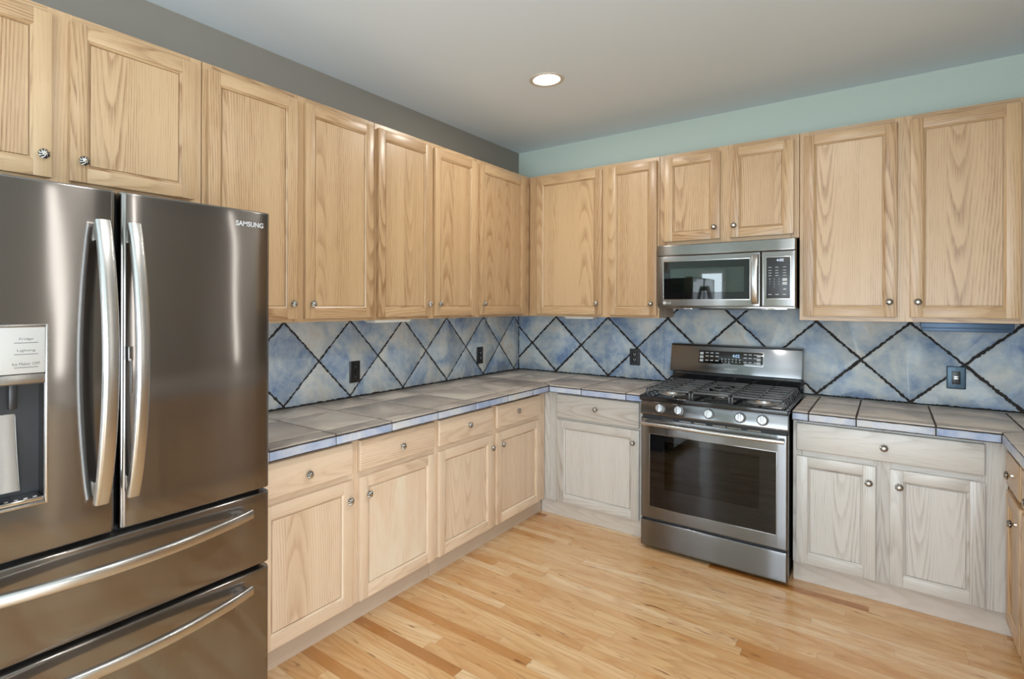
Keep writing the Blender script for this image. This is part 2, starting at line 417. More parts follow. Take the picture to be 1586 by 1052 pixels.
def text(name, body, x, z, w, h, y, mat, parent, off=(0, 0, 0), thick=0.0004, bold=0.0):
    """raised lettering facing local -y; (x, z) lower-left corner, w x h in metres"""
    cu = bpy.data.curves.new(name, 'FONT'); cu.body = body; cu.size = 1.0; cu.extrude = 0.01; cu.offset = bold; cu.resolution_u = 4
    tmp = bpy.data.objects.new('lettering_tmp', cu); COL.objects.link(tmp)
    dg = bpy.context.evaluated_depsgraph_get(); dg.update()
    me = bpy.data.meshes.new_from_object(tmp.evaluated_get(dg))
    bpy.data.objects.remove(tmp); bpy.data.curves.remove(cu)
    xs = [v.co.x for v in me.vertices]; ys = [v.co.y for v in me.vertices]
    a, b, c, d = min(xs), max(xs), min(ys), max(ys)
    for v in me.vertices:
        px = x + (v.co.x-a)/(b-a)*w; pz = z + (v.co.y-c)/(d-c)*h
        v.co = Vector((px, y - (v.co.z/0.01*0.5+0.5)*thick, pz)) - Vector(off)
    me.materials.clear(); me.materials.append(mat)
    me.name = name
    o = bpy.data.objects.new(name, me); COL.objects.link(o); o.parent = parent
    return o

def shell(mb, x0, x1, z0, z1, yf, yb, rx=0.012, rz=0.004, bulge=0.0, holes=(), mat=0, hole_depth=None):
    """appliance panel facing -y with rounded vertical edges; rectangular holes are cut through its front"""
    def ladder(a, b, r, extra):
        pts = [a, b]
        for k in range(1, 6):
            d = r*(1-math.cos(k/5*PI/2)); pts += [a+d, b-d]
        pts += [a+(b-a)*k/8 for k in range(1, 8)] + list(extra)
        pts = sorted(set(round(p, 5) for p in pts))
        return pts
    xs = ladder(x0, x1, rx, [h[0] for h in holes]+[h[1] for h in holes]); zs = ladder(z0, z1, rz, [h[2] for h in holes]+[h[3] for h in holes])
    def e(v, a, b, r):
        d = min(v-a, b-v)
        return 0 if d >= r else r - math.sqrt(max(0, r*r-(r-d)**2))
    def Y(x, z):
        q = (2*(x-x0)/(x1-x0)-1)
        return yf + e(x, x0, x1, rx) + e(z, z0, z1, rz) + bulge*q*q
    t = bmesh.new(); V = {}
    def vv(i, j):
        if (i, j) not in V: V[i, j] = t.verts.new((xs[i], Y(xs[i], zs[j]), zs[j]))
        return V[i, j]
    def inhole(i, j):
        cx = (xs[i]+xs[i+1])/2; cz = (zs[j]+zs[j+1])/2
        return any(h[0] < cx < h[1] and h[2] < cz < h[3] for h in holes)
    for i in range(len(xs)-1):
        for j in range(len(zs)-1):
            if not inhole(i, j): t.faces.new((vv(i, j), vv(i+1, j), vv(i+1, j+1), vv(i, j+1)))
    bnd = [ed for ed in t.edges if len(ed.link_faces) == 1]
    r = bmesh.ops.extrude_edge_only(t, edges=bnd)
    for v in [g for g in r['geom'] if isinstance(g, bmesh.types.BMVert)]: v.co.y = yb
    ob = [ed for ed in t.edges if len(ed.link_faces) == 1]
    if not holes: bmesh.ops.contextual_create(t, geom=ob)
    bmesh.ops.recalc_face_normals(t, faces=t.faces)
    return mb._add(t, None, mat)

def rrect(a, b, n=4, r=None):
    """rounded rectangle profile half-sizes a,b"""
    r = r or min(a, b)*0.9; P = []
    for cx, cy, s in ((a-r, b-r, 0), (-a+r, b-r, 1), (-a+r, -b+r, 2), (a-r, -b+r, 3)):
        for k in range(n+1):
            th = PI/2*(s+k/n); P.append((cx+r*math.cos(th), cy+r*math.sin(th)))
    return P

# ------------------------------------------------------------------ room shell
def struct(name, mb, mat): return mb.build(name, mat, kind='structure')
b = MB(); b.box(-2.6, 5.4, FAR-0.1, 0.1, -0.05, 0.0); struct('floor', b, FLOOR)
# ceiling with a round opening for the visible can
CAN = (0.948, -1.23)
t = bmesh.new()
oc = [t.verts.new((x, y, CEIL)) for x, y in ((-2.6, FAR-0.1), (5.4, FAR-0.1), (5.4, 0.1), (-2.6, 0.1))]
cc = [t.verts.new((CAN[0]+0.079*math.cos(2*PI*k/32), CAN[1]+0.079*math.sin(2*PI*k/32), CEIL)) for k in range(32)]
ed = [t.edges.new((oc[k], oc[(k+1) % 4])) for k in range(4)] + [t.edges.new((cc[k], cc[(k+1) % 32])) for k in range(32)]
bmesh.ops.triangle_fill(t, use_beauty=True, use_dissolve=False, edges=ed)
for f in list(t.faces):
    ctr = f.calc_center_median()
    if (ctr.x-CAN[0])**2+(ctr.y-CAN[1])**2 < 0.06**2: t.faces.remove(f)
for f in t.faces:
    if f.normal.z > 0: f.normal_flip()
b = MB(); b._add(t); struct('ceiling', b, CEILM)
b = MB(); b.box(-0.12, 0.0, -4.1, 0.12, 0, CEIL); struct('wall_left', b, WALL_SHADED)
b = MB(); b.box(-0.12, RW+0.12, 0.0, 0.12, 0, CEIL); struct('wall_back', b, WALL)
b = MB(); cur = -3.4
for y0, y1 in sorted(STREAK_SLITS):
    b.box(RW, RW+0.12, cur, y0, 0, CEIL); b.box(RW, RW+0.12, y0, y1, 0, 0.98); b.box(RW, RW+0.12, y0, y1, 2.68, CEIL); cur = y1
b.box(RW, RW+0.12, cur, 0.12, 0, CEIL); struct('wall_right', b, WALL_SHADED)
b = MB()
cur = -2.6
for x0, x1, z0, z1 in sorted(WINDOWS_FAR):
    b.box(cur, x0, FAR-0.12, FAR, 0, CEIL); b.box(x0, x1, FAR-0.12, FAR, 0, z0); b.box(x0, x1, FAR-0.12, FAR, z1, CEIL); cur = x1
b.box(cur, 5.4, FAR-0.12, FAR, 0, CEIL); struct('wall_far', b, WALL)
def holed_x(b, xa, xb, ya, yb, hole):
    y0, y1, z0, z1 = hole
    b.box(xa, xb, ya, y0, 0, CEIL); b.box(xa, xb, y1, yb, 0, CEIL); b.box(xa, xb, y0, y1, 0, z0); b.box(xa, xb, y0, y1, z1, CEIL)
b = MB(); holed_x(b, -2.72, -2.6, FAR, -3.98, FILL_WIN_D); b.box(-2.6, -0.12, -4.1, -3.98, 0, CEIL); struct('wall_dining', b, WALL)
b = MB(); holed_x(b, 5.4, 5.52, FAR, -3.28, FILL_WIN_H); b.box(RW+0.12, 5.4, -3.4, -3.28, 0, CEIL); struct('wall_hall', b, WALL)
for i, (x0, x1, z0, z1) in enumerate(WINDOWS_FAR):
    b = MB(); w = 0.06
    b.box(x0-w, x0, FAR, FAR+0.02, z0-w, z1+w, bev=0.003); b.box(x1, x1+w, FAR, FAR+0.02, z0-w, z1+w, bev=0.003)
    b.box(x0, x1, FAR, FAR+0.02, z1, z1+w, bev=0.003); b.box(x0, x1, FAR, FAR+0.02, z0-w, z0, bev=0.003)
    struct('window_%d' % (i+1), b, TRIMW)
for nm, (y0, y1, z0, z1), xa, xb in (('window_3', FILL_WIN_D, -2.6, -2.58), ('window_4', FILL_WIN_H, 5.38, 5.4), ('window_5', (*STREAK_SLITS[0], 0.98, 2.68), RW-0.015, RW), ('window_6', (*STREAK_SLITS[1], 0.98, 2.68), RW-0.015, RW)):  # frames of the unseen windows added for their light
    b = MB(); w = 0.06 if y1-y0 > 0.5 else 0.03
    b.box(xa, xb, y0-w, y0, z0-w, z1+w, bev=0.003); b.box(xa, xb, y1, y1+w, z0-w, z1+w, bev=0.003)
    b.box(xa, xb, y0, y1, z1, z1+w, bev=0.003); b.box(xa, xb, y0, y1, z0-w, z0, bev=0.003)
    struct(nm, b, TRIMW)

# ------------------------------------------------------------------ ceiling lights
def can_light(x, y, label, recessed):
    r = thing('recessed_light', label, 'ceiling light', (x, y, CEIL), 0, 'recessed ceiling lights')
    b = MB()
    b.lathe([(0.078, 0.0), (0.079, -0.004), (0.090, -0.007), (0.098, -0.005), (0.100, 0.0)], 40)
    b.build('trim_ring', ALMOND, r)
    b = MB(); d = 0.085 if recessed else 0.006
    if recessed:
        b.lathe([(0.0775, -0.003), (0.076, 0.02), (0.066, d), (0.0, d)], 40); b.build('baffle', WHITE_PL, r)
        b = MB(); b.lathe([(0.0, 0.010), (0.030, 0.014), (0.046, 0.026), (0.050, 0.045), (0.040, 0.070), (0.028, 0.084)], 32); b.build('bulb', BULB, r)
    else:
        b.lathe([(0.0, -0.004), (0.0775, -0.003)], 32); b.build('bulb', BULB, r)
    lamp_in_can((x, y, CEIL-0.012), 11)
can_light(CAN[0], CAN[1], 'round recessed ceiling light glowing white above the left counter', True)
for x_, y_, l_ in ((2.2, -1.89, 'added out-of-view ceiling light over the middle of the kitchen floor'), (2.2, -2.97, 'added out-of-view ceiling light in front of the refrigerator')):
    can_light(x_, y_, l_, False)  # unseen fixtures added for ambient light and steel reflections

# ------------------------------------------------------------------ cabinet parts
def knob_mesh():
    b = MB()
    t = bmesh.new(); seg = 64; rows = 12; R = 0.0165; rings = []
    for j in range(rows+1):
        q = j/rows; rr = R*q; row = []
        h = 0.0275 - 0.0085*q**2.6
        for k in range(seg):
            th = 2*PI*k/seg
            sw = math.cos(8*(th + 1.1*q)); amp = 0.0016*max(0.0, min(1, (q-0.36)/0.2))
            row.append(t.verts.new((rr*math.cos(th)*(1+0.03*sw*q), rr*math.sin(th)*(1+0.03*sw*q), h + amp*sw)) if j else None)
        if j == 0: row = [t.verts.new((0, 0, h))]*seg
        rings.append(row)
    for j in range(rows):
        q = (j+0.5)/rows
        for k in range(seg):
            k2 = (k+1) % seg
            vs_ = [rings[j][k], rings[j+1][k], rings[j+1][k2], rings[j][k2]]
            u = []
            for v in vs_:
                if v not in u: u.append(v)
            f = t.faces.new(u)
            th = 2*PI*(k+0.5)/seg
            f.material_index = 1 if (q > 0.38 and math.cos(8*(th+1.1*q)) < -0.25) else 0
    # underside and stem
    prev = rings[-1]
    for r, h in ((0.0150, 0.0155), (0.0075, 0.0125), (0.0060, 0.006), (0.0085, 0.0015), (0.0085, 0.0)):
        cur = [t.verts.new((r*math.cos(2*PI*k/seg), r*math.sin(2*PI*k/seg), h)) for k in range(seg)]
        for k in range(seg):
            f = t.faces.new((prev[k], cur[k], cur[(k+1) % seg], prev[(k+1) % seg]))
            f.material_index = 1 if r > 0.014 else 0
        prev = cur
    t.faces.new(prev)
    bmesh.ops.recalc_face_normals(t, faces=t.faces)
    # stand it on a face looking along local -y
    for v in t.verts: v.co = Vector((v.co.x, -v.co.z, v.co.y))
    b._add(t, None, None)
    o = b.build('knob', [PEWTER, PEWTER_DK], None, sharp=60)
    me = o.data; bpy.data.objects.remove(o)
    return me
KNOB = knob_mesh()
def knob(parent, x, y, z, off):
    o = bpy.data.objects.new('knob', KNOB); COL.objects.link(o); o.parent = parent
    o.location = Vector((x, y, z)) - Vector(off)
    o.rotation_euler = (0, random.uniform(0, 0.8), 0)
    return o

def door(parent, off, x0, x1, z0, z1, yf, kx=None, kz=None, sw=0.052, worn=None):
    """framed door whose back sits on the face frame plane yf and front at yf-0.020"""
    b = MB(); f = yf-0.020; g = 0.0006
    b.box(x0, x0+sw, f, yf-0.0005, z0, z1, 2, 0.0035, 2); b.box(x1-sw, x1, f, yf-0.0005, z0, z1, 2, 0.0035, 2)
    b.box(x0+sw-0.001, x1-sw+0.001, f+g, yf-0.001, z1-sw, z1, 0, 0.003, 2); b.box(x0+sw-0.001, x1-sw+0.001, f+g, yf-0.001, z0, z0+sw, 0, 0.003, 2)
    # moulded inner bead
    bw = 0.008
    for q in ((x0+sw, x0+sw+bw, z0+sw, z1-sw, 2), (x1-sw-bw, x1-sw, z0+sw, z1-sw, 2)):
        xx = (q[0], q[1]) if q[0] == x0+sw else (q[1], q[0])
        b.prism([(xx[0], f+0.003), (xx[1], f+0.0085), (xx[1], f+0.012), (xx[0], f+0.012)], 2, q[2], q[3], 2)
    for za, zb in ((z0+sw, z0+sw+bw), (z1-sw, z1-sw-bw)):
        b.prism([(f+0.003, za), (f+0.0085, zb), (f+0.012, zb), (f+0.012, za)], 0, x0+sw, x1-sw, 0)
    o = b.build('door', OAK, parent, off, sharp=30)
    b = MB(); pc = wood_piece(0.75); gv = bw+0.0028
    b.box(x0+sw-0.004, x1-sw+0.004, f+0.0135, f+0.0165, z0+sw-0.004, z1-sw+0.004, 2, piece=pc)
    b.box(x0+sw+gv, x1-sw-gv, f+0.0085, f+0.0137, z0+sw+gv, z1-sw-gv, 2, 0.001, 1, piece=pc)
    b.build('panel', OAK if not worn else worn, o, off)
    if kx is not None: knob(o, kx, f, kz, off)
    return o
def drawer(parent, off, x0, x1, z0, z1, yf, kx=None, kz=None):
    b = MB(); b.box(x0, x1, yf-0.020, yf-0.0005, z0, z1, 0, 0.006, 3, piece=wood_piece(0.6))
    o = b.build('drawer', OAK, parent, off)
    knob(o, kx if kx is not None else (x0+x1)/2, yf-0.020, kz if kz is not None else (z0+z1)/2, off)
    return o

def cabinet(name, label, place, x0, x1, z0, z1, depth, doors, drawers=(), stiles=(), rails=(), toe=None, group=None, back=0.012, toe_ends=None, frame_x0=None, oak=None):
    global OAK
    keep = OAK
    if oak: OAK = oak
    """x runs along the wall (left to right seen from the room), y = 0 at the wall, front towards -y"""
    loc, rot = place
    cx = (x0+x1)/2; off = (cx, -depth/2, z0 if toe is None else 0.0)
    R = Matrix.Rotation(rot, 3, 'Z')
    root = thing(name, label, 'cabinet', tuple(Vector(loc) + R @ Vector(off)), rot, group)
    yf = -depth
    b = MB(); e = 0.0008
    b.box(x0+e, x1-e, yf+0.019, -back, z0+0.002, z1-0.004, 2)
    b.build('carcass', OAK, root, off)
    b = MB(); w = 0.045
    fx0 = x0 if frame_x0 is None else frame_x0
    for a, c in [(fx0+e, fx0+w), (x1-w, x1-e)] + list(stiles): b.box(a, c, yf, yf+0.018, z0, z1, 2, 0.001, 1)
    for a, c in [(z0, z0+0.05), (z1-0.05, z1)] + list(rails): b.box(fx0+w, x1-w, yf+0.0004, yf+0.0175, a, c, 0)
    b.build('face_frame', OAK, root, off)
    for d in doors: door(root, off, *d[:4], yf, *d[4:6], worn=(d[6] if len(d) > 6 else None))
    for d in drawers: drawer(root, off, *d[:4], yf, *d[4:])
    if toe is not None:
        b = MB(); ta, tb = toe_ends or (x0, x1)
        b.box(ta+e, tb-e, -toe, -toe+0.016, 0.0, z0+0.0015, 0, 0.001, 1)
        b.build('toe_kick', OAK_TOE_DAYLIT if oak is OAK_DAYLIT_BACK else OAK_TOE, root, off)
        b = MB(); b.box(fx0+0.02, x1-0.02, -toe+0.016, -back-0.05, 0.0, z0+0.002, 0); b.build('plinth', OAK_TOE, root, off)
    OAK = keep
    return root
LEFT = ((0, 0, 0), PI/2); BACK = ((0, 0, 0), 0.0); RIGHT = ((RW, 0, 0), -PI/2)

UB, UT = 1.382, 2.462       # bottom and top of the tall wall cabinets
DB, DT = 1.398, 2.436
UD = 0.297                  # face-frame plane of the wall cabinets
G_UP = 'oak wall cabinets'
cabinet('wall_cabinet', 'short oak wall cabinet with two doors directly above the refrigerator', LEFT, -3.93, -2.931, 1.872, UT, UD,
        [(-3.885, -3.445, 1.888, DT, -3.472, 1.96), (-3.394, -2.965, 1.888, DT, -3.357, 1.96)], stiles=[(-3.455, -3.385)], group=G_UP)
cabinet('wall_cabinet', 'tall oak wall cabinet with two doors, partly hidden behind the refrigerator top', LEFT, -2.929, -1.971, UB, UT, UD,
        [(-2.910, -2.478, DB, DT, -2.506, 1.47), (-2.431, -1.989, DB, DT, -2.395, 1.47)], stiles=[(-2.49, -2.42)], group=G_UP)
cabinet('wall_cabinet', 'narrow-doored oak wall cabinet in the middle of the left wall, over the outlet', LEFT, -1.969, -1.026, UB, UT, UD,
        [(-1.953, -1.512, DB, DT, -1.54, 1.472), (-1.476, -1.049, DB, DT, -1.44, 1.472)], stiles=[(-1.52, -1.468)], group=G_UP)
cabinet('wall_cabinet', 'single-door oak wall cabinet on the left wall next to the room corner', LEFT, -1.024, -0.012, UB, UT, UD,
        [(-1.0, -0.411, DB, DT, -0.965, 1.475)], stiles=[(-0.43, -0.3225)], group=G_UP)
cabinet('wall_cabinet', 'oak wall cabinet with two unequal doors between the room corner and the microwave', BACK, 0.300, 1.300, UB, UT, 0.322,
        [(0.372, 0.900, DB, DT, 0.865, 1.478), (0.949, 1.286, DB, DT, 1.251, 1.478)], stiles=[(0.3455, 0.385), (0.89, 0.96)], group=G_UP)
cabinet('wall_cabinet', 'short oak wall cabinet with two doors above the microwave', BACK, 1.301, 2.093, 1.862, UT, 0.322,
        [(1.335, 1.673, 1.886, DT, 1.642, 1.958), (1.728, 2.067, 1.886, DT, 1.755, 1.958)], stiles=[(1.66, 1.74)], group=G_UP)
cabinet('wall_cabinet', 'large oak wall cabinet with two wide doors right of the microwave', BACK, 2.094, 3.03, UB+0.003, UT, 0.322,
        [(2.114, 2.532, DB+0.011, DT, 2.500, 1.489), (2.583, 2.988, DB+0.011, DT, 2.615, 1.489)], stiles=[(2.52, 2.595)], group=G_UP)
cabinet('wall_cabinet', 'oak wall cabinet on the right wall beside the added slit window', RIGHT, 0.345, 1.20, UB, UT, UD,
        [(0.40, 0.78, DB, DT, 0.75, 1.48), (0.81, 1.18, DB, DT, 0.84, 1.48)], stiles=[(0.77, 0.82)], group=G_UP)

# worn, sun-bleached finish on one door panel
def make_worn():
    m = OAK_DAYLIT_LEFT.copy(); m.name = 'oak_worn'; nt = m.node_tree; N = nt.nodes; L = nt.links
    p = N['Principled BSDF']; src = p.inputs['Base Color'].links[0].from_socket
    tc = N.new('ShaderNodeTexCoord'); mp = N.new('ShaderNodeMapping'); L.new(tc.outputs['Object'], mp.inputs[0])
    n = N.new('ShaderNodeTexNoise'); n.inputs['Scale'].default_value = 3.0; n.inputs['Detail'].default_value = 4; n.inputs['Roughness'].default_value = 0.55
    mp.inputs['Scale'].default_value = (2.2, 1, 0.8); L.new(mp.outputs[0], n.inputs['Vector'])
    r = N.new('ShaderNodeValToRGB'); r.color_ramp.elements[0].position = 0.45; r.color_ramp.elements[1].position = 0.66
    r.color_ramp.elements[0].color = (0, 0, 0, 1); r.color_ramp.elements[1].color = (0.75, 0.75, 0.75, 1); L.new(n.outputs['Fac'], r.inputs[0])
    mx = N.new('ShaderNodeMix'); mx.data_type = 'RGBA'; L.new(r.outputs[0], mx.inputs[0]); L.new(src, mx.inputs[6]); mx.inputs[7].default_value = srgb(240, 228, 208)
    L.new(mx.outputs[2], p.inputs['Base Color']); return m
OAK_WORN = make_worn()

BZ0, BZ1 = 0.104, 0.862
BD = 0.597
G_B = 'oak base cabinets'
DZ = (0.705, 0.846); DR = (0.112, 0.678)
cabinet('base_cabinet', 'oak base cabinet beside the refrigerator, one of its door panels bleached pale', LEFT, -2.87, -1.812, BZ0, BZ1, BD,
        [(-2.862, -2.392, *DR, -2.418, 0.593), (-2.350, -1.828, *DR, -2.305, 0.595, OAK_WORN)],
        [(-2.862, -2.392, *DZ, -2.639, 0.765), (-2.350, -1.828, *DZ, -2.082, 0.77)], stiles=[(-2.405, -2.34)], rails=[(0.66, 0.72)], toe=0.562, group=G_B, oak=OAK_DAYLIT_LEFT)
cabinet('base_cabinet', 'oak base cabinet on the left wall running into the room corner', LEFT, -1.810, -0.6108, BZ0, BZ1, BD,
        [(-1.790, -1.282, *DR, -1.300, 0.60), (-1.236, -0.706, *DR, -1.187, 0.60)],
        [(-1.790, -1.282, *DZ, -1.529, 0.78), (-1.236, -0.706, *DZ, -1.006, 0.783)], stiles=[(-1.29, -1.23), (-0.72, -0.657)], rails=[(0.66, 0.72)], toe=0.562, group=G_B, toe_ends=(-1.81, -0.591), oak=OAK_DAYLIT_LEFT)
cabinet('base_cabinet', 'oak base cabinet, painted as daylit, with one drawer over one door left of the range', BACK, 0.020, 1.300, BZ0, BZ1, 0.610,
        [(0.702, 1.275, *DR, 1.239, 0.60)], [(0.702, 1.275, DZ[0]-0.012, DZ[1]+0.008, 0.989, 0.78)], stiles=[(0.642, 0.715)], rails=[(0.66, 0.72)], toe=0.590, group=G_B, toe_ends=(0.562, 1.300), frame_x0=0.596, oak=OAK_DAYLIT_BACK)
cabinet('base_cabinet', 'oak base cabinet, painted as daylit, with one wide drawer over two doors right of the range', BACK, 2.098, 2.914, BZ0, BZ1, 0.610,
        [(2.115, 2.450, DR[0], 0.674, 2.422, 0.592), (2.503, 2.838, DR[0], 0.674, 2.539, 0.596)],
        [(2.115, 2.838, 0.705, 0.848, 2.481, 0.774)], stiles=[(2.44, 2.513), (2.82, 2.87)], rails=[(0.66, 0.72)], toe=0.590, group=G_B, toe_ends=(2.098, 2.93), oak=OAK_DAYLIT_BACK)
RB = RW-2.915
cabinet('base_cabinet', 'oak base cabinet at the right edge of the picture, seen edge-on', RIGHT, 0.612, 1.03, BZ0, BZ1, RB,
        [(0.70, 1.005, *DR, 0.945, 0.60)], [(0.70, 1.005, *DZ, 0.866, 0.775)], stiles=[(0.65, 0.71)], rails=[(0.66, 0.72)], toe=0.585, group=G_B, toe_ends=(0.591, 1.03))
cabinet('base_cabinet', 'oak base cabinet in the middle of the right wall, between two others', RIGHT, 1.032, 1.99, BZ0, BZ1, RB,
        [(1.05, 1.49, *DR, 1.46, 0.60), (1.53, 1.97, *DR, 1.56, 0.60)], [(1.05, 1.49, *DZ), (1.53, 1.97, *DZ)], stiles=[(1.48, 1.54)], rails=[(0.66, 0.72)], toe=0.585, group=G_B)
cabinet('base_cabinet', 'oak base cabinet at the near end of the right wall', RIGHT, 1.992, 2.95, BZ0, BZ1, RB,
        [(2.01, 2.45, *DR, 2.42, 0.60), (2.49, 2.93, *DR, 2.52, 0.60)], [(2.01, 2.45, *DZ), (2.49, 2.93, *DZ)], stiles=[(2.44, 2.5)], rails=[(0.66, 0.72)], toe=0.585, group=G_B)

# ------------------------------------------------------------------ tiles
def clip(poly, axis, val, keep_less):
    out = []
    for i, p in enumerate(poly):
        q = poly[(i+1) % len(poly)]
        a = (p[axis] <= val) if keep_less else (p[axis] >= val); c = (q[axis] <= val) if keep_less else (q[axis] >= val)
        if a: out.append(p)
        if a != c:
            t_ = (val-p[axis])/(q[axis]-p[axis]); out.append((p[0]+(q[0]-p[0])*t_, p[1]+(q[1]-p[1])*t_))
    return out
def area2(p): return 0.5*sum(p[i][0]*p[(i+1) % len(p)][1]-p[(i+1) % len(p)][0]*p[i][1] for i in range(len(p)))
def inset(poly, d):
    n = len(poly); L = []
    for i in range(n):
        p, q = Vector(poly[i]), Vector(poly[(i+1) % n]); t_ = (q-p).normalized(); nn = Vector((-t_.y, t_.x)); L.append((p+nn*d, t_))
    out = []
    for i in range(n):
        (p, r), (q, s_) = L[i-1], L[i]
        cr = r.x*s_.y-r.y*s_.x
        if abs(cr) < 1e-6: out.append(tuple(q)); continue
        k = ((q-p).x*s_.y-(q-p).y*s_.x)/cr; out.append(tuple(p+r*k))
    return out
def tile(mb, poly, mapf, gap, thick, jag=0.0012, cham=0.003, mat=0, step=0.02):
    poly = [p for i, p in enumerate(poly) if (Vector(p)-Vector(poly[i-1])).length > 1e-4]
    if len(poly) < 3: return
    if area2(poly) < 0: poly = poly[::-1]
    if abs(area2(poly)) < 4e-4: return
    ip = inset(poly, gap)
    if area2(ip) <= 1e-5: return
    # ragged outline
    P = []
    for i in range(len(ip)):
        p, q = Vector(ip[i]), Vector(ip[(i+1) % len(ip)]); d = q-p; n = max(1, int(d.length/step)); nn = Vector((-d.y, d.x)).normalized() if d.length > 1e-6 else Vector((0, 0))
        for k in range(n):
            j = random.uniform(-1, 1)*jag if k else 0
            P.append(p+d*(k/n)+nn*j)
    ctr = sum(P, Vector((0, 0)))/len(P)
    t = bmesh.new()
    def ring(sc, h): return [t.verts.new(mapf(*(ctr+(p-ctr)*(1-sc/max(0.02, (p-ctr).length))), h)) for p in P]
    A = ring(0, 0.0); B_ = ring(0, thick-cham*0.7); C_ = ring(cham, thick)
    for a, c in ((A, B_), (B_, C_)):
        for k in range(len(P)): t.faces.new((a[k], a[(k+1) % len(P)], c[(k+1) % len(P)], c[k]))
    t.faces.new(C_)
    bmesh.ops.recalc_face_normals(t, faces=t.faces)
    mb._add(t, None, mat, (0, 0, random.random(), random.random()))

def diamonds(mb, lo, hi, zl, zh, pitch, phase, mapf, skip=None):
    h = 0.2228; zc = 1.150; k0 = int((lo-phase)/pitch*2)-3; k1 = int((hi-phase)/pitch*2)+3
    for k in range(k0, k1):
        for row in (-1, 0, 1, 2):
            if (k % 2) != (row % 2): continue
            c = phase+k*pitch/2; z = zc+row*h
            p = [(c-pitch/2, z), (c, z-h), (c+pitch/2, z), (c, z+h)]
            for ax, v, less in ((0, lo, False), (0, hi, True), (1, zl, False), (1, zh, True)):
                p = clip(p, ax, v, less)
                if len(p) < 3: break
            if len(p) >= 3: tile(mb, p, mapf, 0.0064+random.uniform(-0.0012, 0.0014), 0.006, 0.0032, 0.003, 0, 0.009)

root = thing('backsplash', 'blue and cream diamond tile backsplash on the left wall', 'backsplash', (0, -1.48, 0.915), 0, 'diamond tile backsplashes')
off = (0, -1.48, 0.915)
b = MB(); b.box(0.0008, 0.0045, -2.945, -0.001, 0.915, 1.40); b.build('grout', GROUT, root, off)
b = MB(); diamonds(b, -2.945, -0.005, 0.917, 1.40, 0.4525, -0.078, lambda u, v, h: Vector((0.004+h, u, v))); b.build('tile_field', TILE_BLUE, root, off)
root = thing('backsplash', 'pale blue diamond tile backsplash behind the range on the back wall', 'backsplash', (1.77, 0, 0.915), 0, 'diamond tile backsplashes')
off = (1.77, 0, 0.915)
b = MB(); b.box(0.0045, 3.529, -0.0045, -0.0008, 0.915, 1.52); b.build('grout', GROUT, root, off)
b = MB(); diamonds(b, 0.005, 3.52, 0.917, 1.52, 0.4458, 0.365, lambda u, v, h: Vector((u, -0.004-h, v))); b.build('tile_field', TILE_BLUE, root, off)

# ------------------------------------------------------------------ tiled countertops
CT = 0.914; CE = 0.657
def cells(mb, us, vs_, mapf, cut=None):
    for a, c in zip(us, us[1:]):
        for d, e in zip(vs_, vs_[1:]):
            p = [(a, d), (c, d), (c, e), (a, e)]
            if cut: p = cut(p)
            if p and len(p) > 2: tile(mb, p, mapf, 0.0042, 0.006, 0.0010, 0.0016, 0, 0.02)
top = lambda u, v, h: Vector((u, v, CT-0.006+h))
root = thing('countertop', 'L-shaped taupe tile countertop with blue edge tiles from the refrigerator to the range', 'countertop', (0.33, -1.4, 0.862), 0, 'tiled countertops')
off = (0.33, -1.4, 0.862)
b = MB()
b.box(0.012, CE-0.006, -2.845, -0.012, 0.864, CT-0.0018); b.box(CE-0.006, 1.306, -CE+0.006, -0.012, 0.864, CT-0.0018)
b.build('substrate', GROUT_TOP, root, off)
b = MB()
XR = [0.012, 0.235, 0.57, CE]; YR = [-2.845, -2.52, -2.185, -1.845, -1.508, -1.17, -0.86]
cells(b, XR, YR, top)
YB = [-0.86, -CE+0.085, -0.235, -0.012]
cells(b, [0.012, 0.235, 0.57], YB, top)
b2 = [(0.57, -0.86), (CE, -0.86), (CE, -CE), (0.57, -0.57)]; tile(b, b2, top, 0.0042, 0.006, 0.0010, 0.0016)
b2 = [(0.57, -0.57), (CE, -CE), (0.895, -CE), (0.895, -0.57)]; tile(b, b2, top, 0.0042, 0.006, 0.0010, 0.0016)
cells(b, [0.57, 0.895, 1.20, 1.306], [-0.57, -0.235, -0.012], top)
cells(b, [0.895, 1.20, 1.306], [-CE, -0.57], top)
b.build('top_tiles', TILE_TOP, root, off)
b = MB()
fx = lambda u, v, h: Vector((CE-0.006+h, u, v))
for a, c in zip(YR+[-CE-0.0], (YR+[-CE])[1:]): tile(b, [(a, 0.866), (c, 0.866), (c, CT-0.010), (a, CT-0.010)], fx, 0.0028, 0.006, 0.0008, 0.0016, 0, 0.02)
fy = lambda u, v, h: Vector((u, -CE+0.006-h, v))
for a, c in zip([CE, 0.895, 1.20], [0.895, 1.20, 1.306]): tile(b, [(a, 0.866), (c, 0.866), (c, CT-0.010), (a, CT-0.010)], fy, 0.0028, 0.006, 0.0008, 0.0016, 0, 0.02)
fl = lambda u, v, h: Vector((u, -2.845+0.0-h, v))
for a, c in zip([0.012, 0.235, 0.57], [0.235, 0.57, CE]): tile(b, [(a, 0.866), (c, 0.866), (c, CT-0.010), (a, CT-0.010)], fl, 0.002, 0.006, 0.0008, 0.0016, 0, 0.02)
b.build('edge_tiles', TILE_EDGE, root, off)

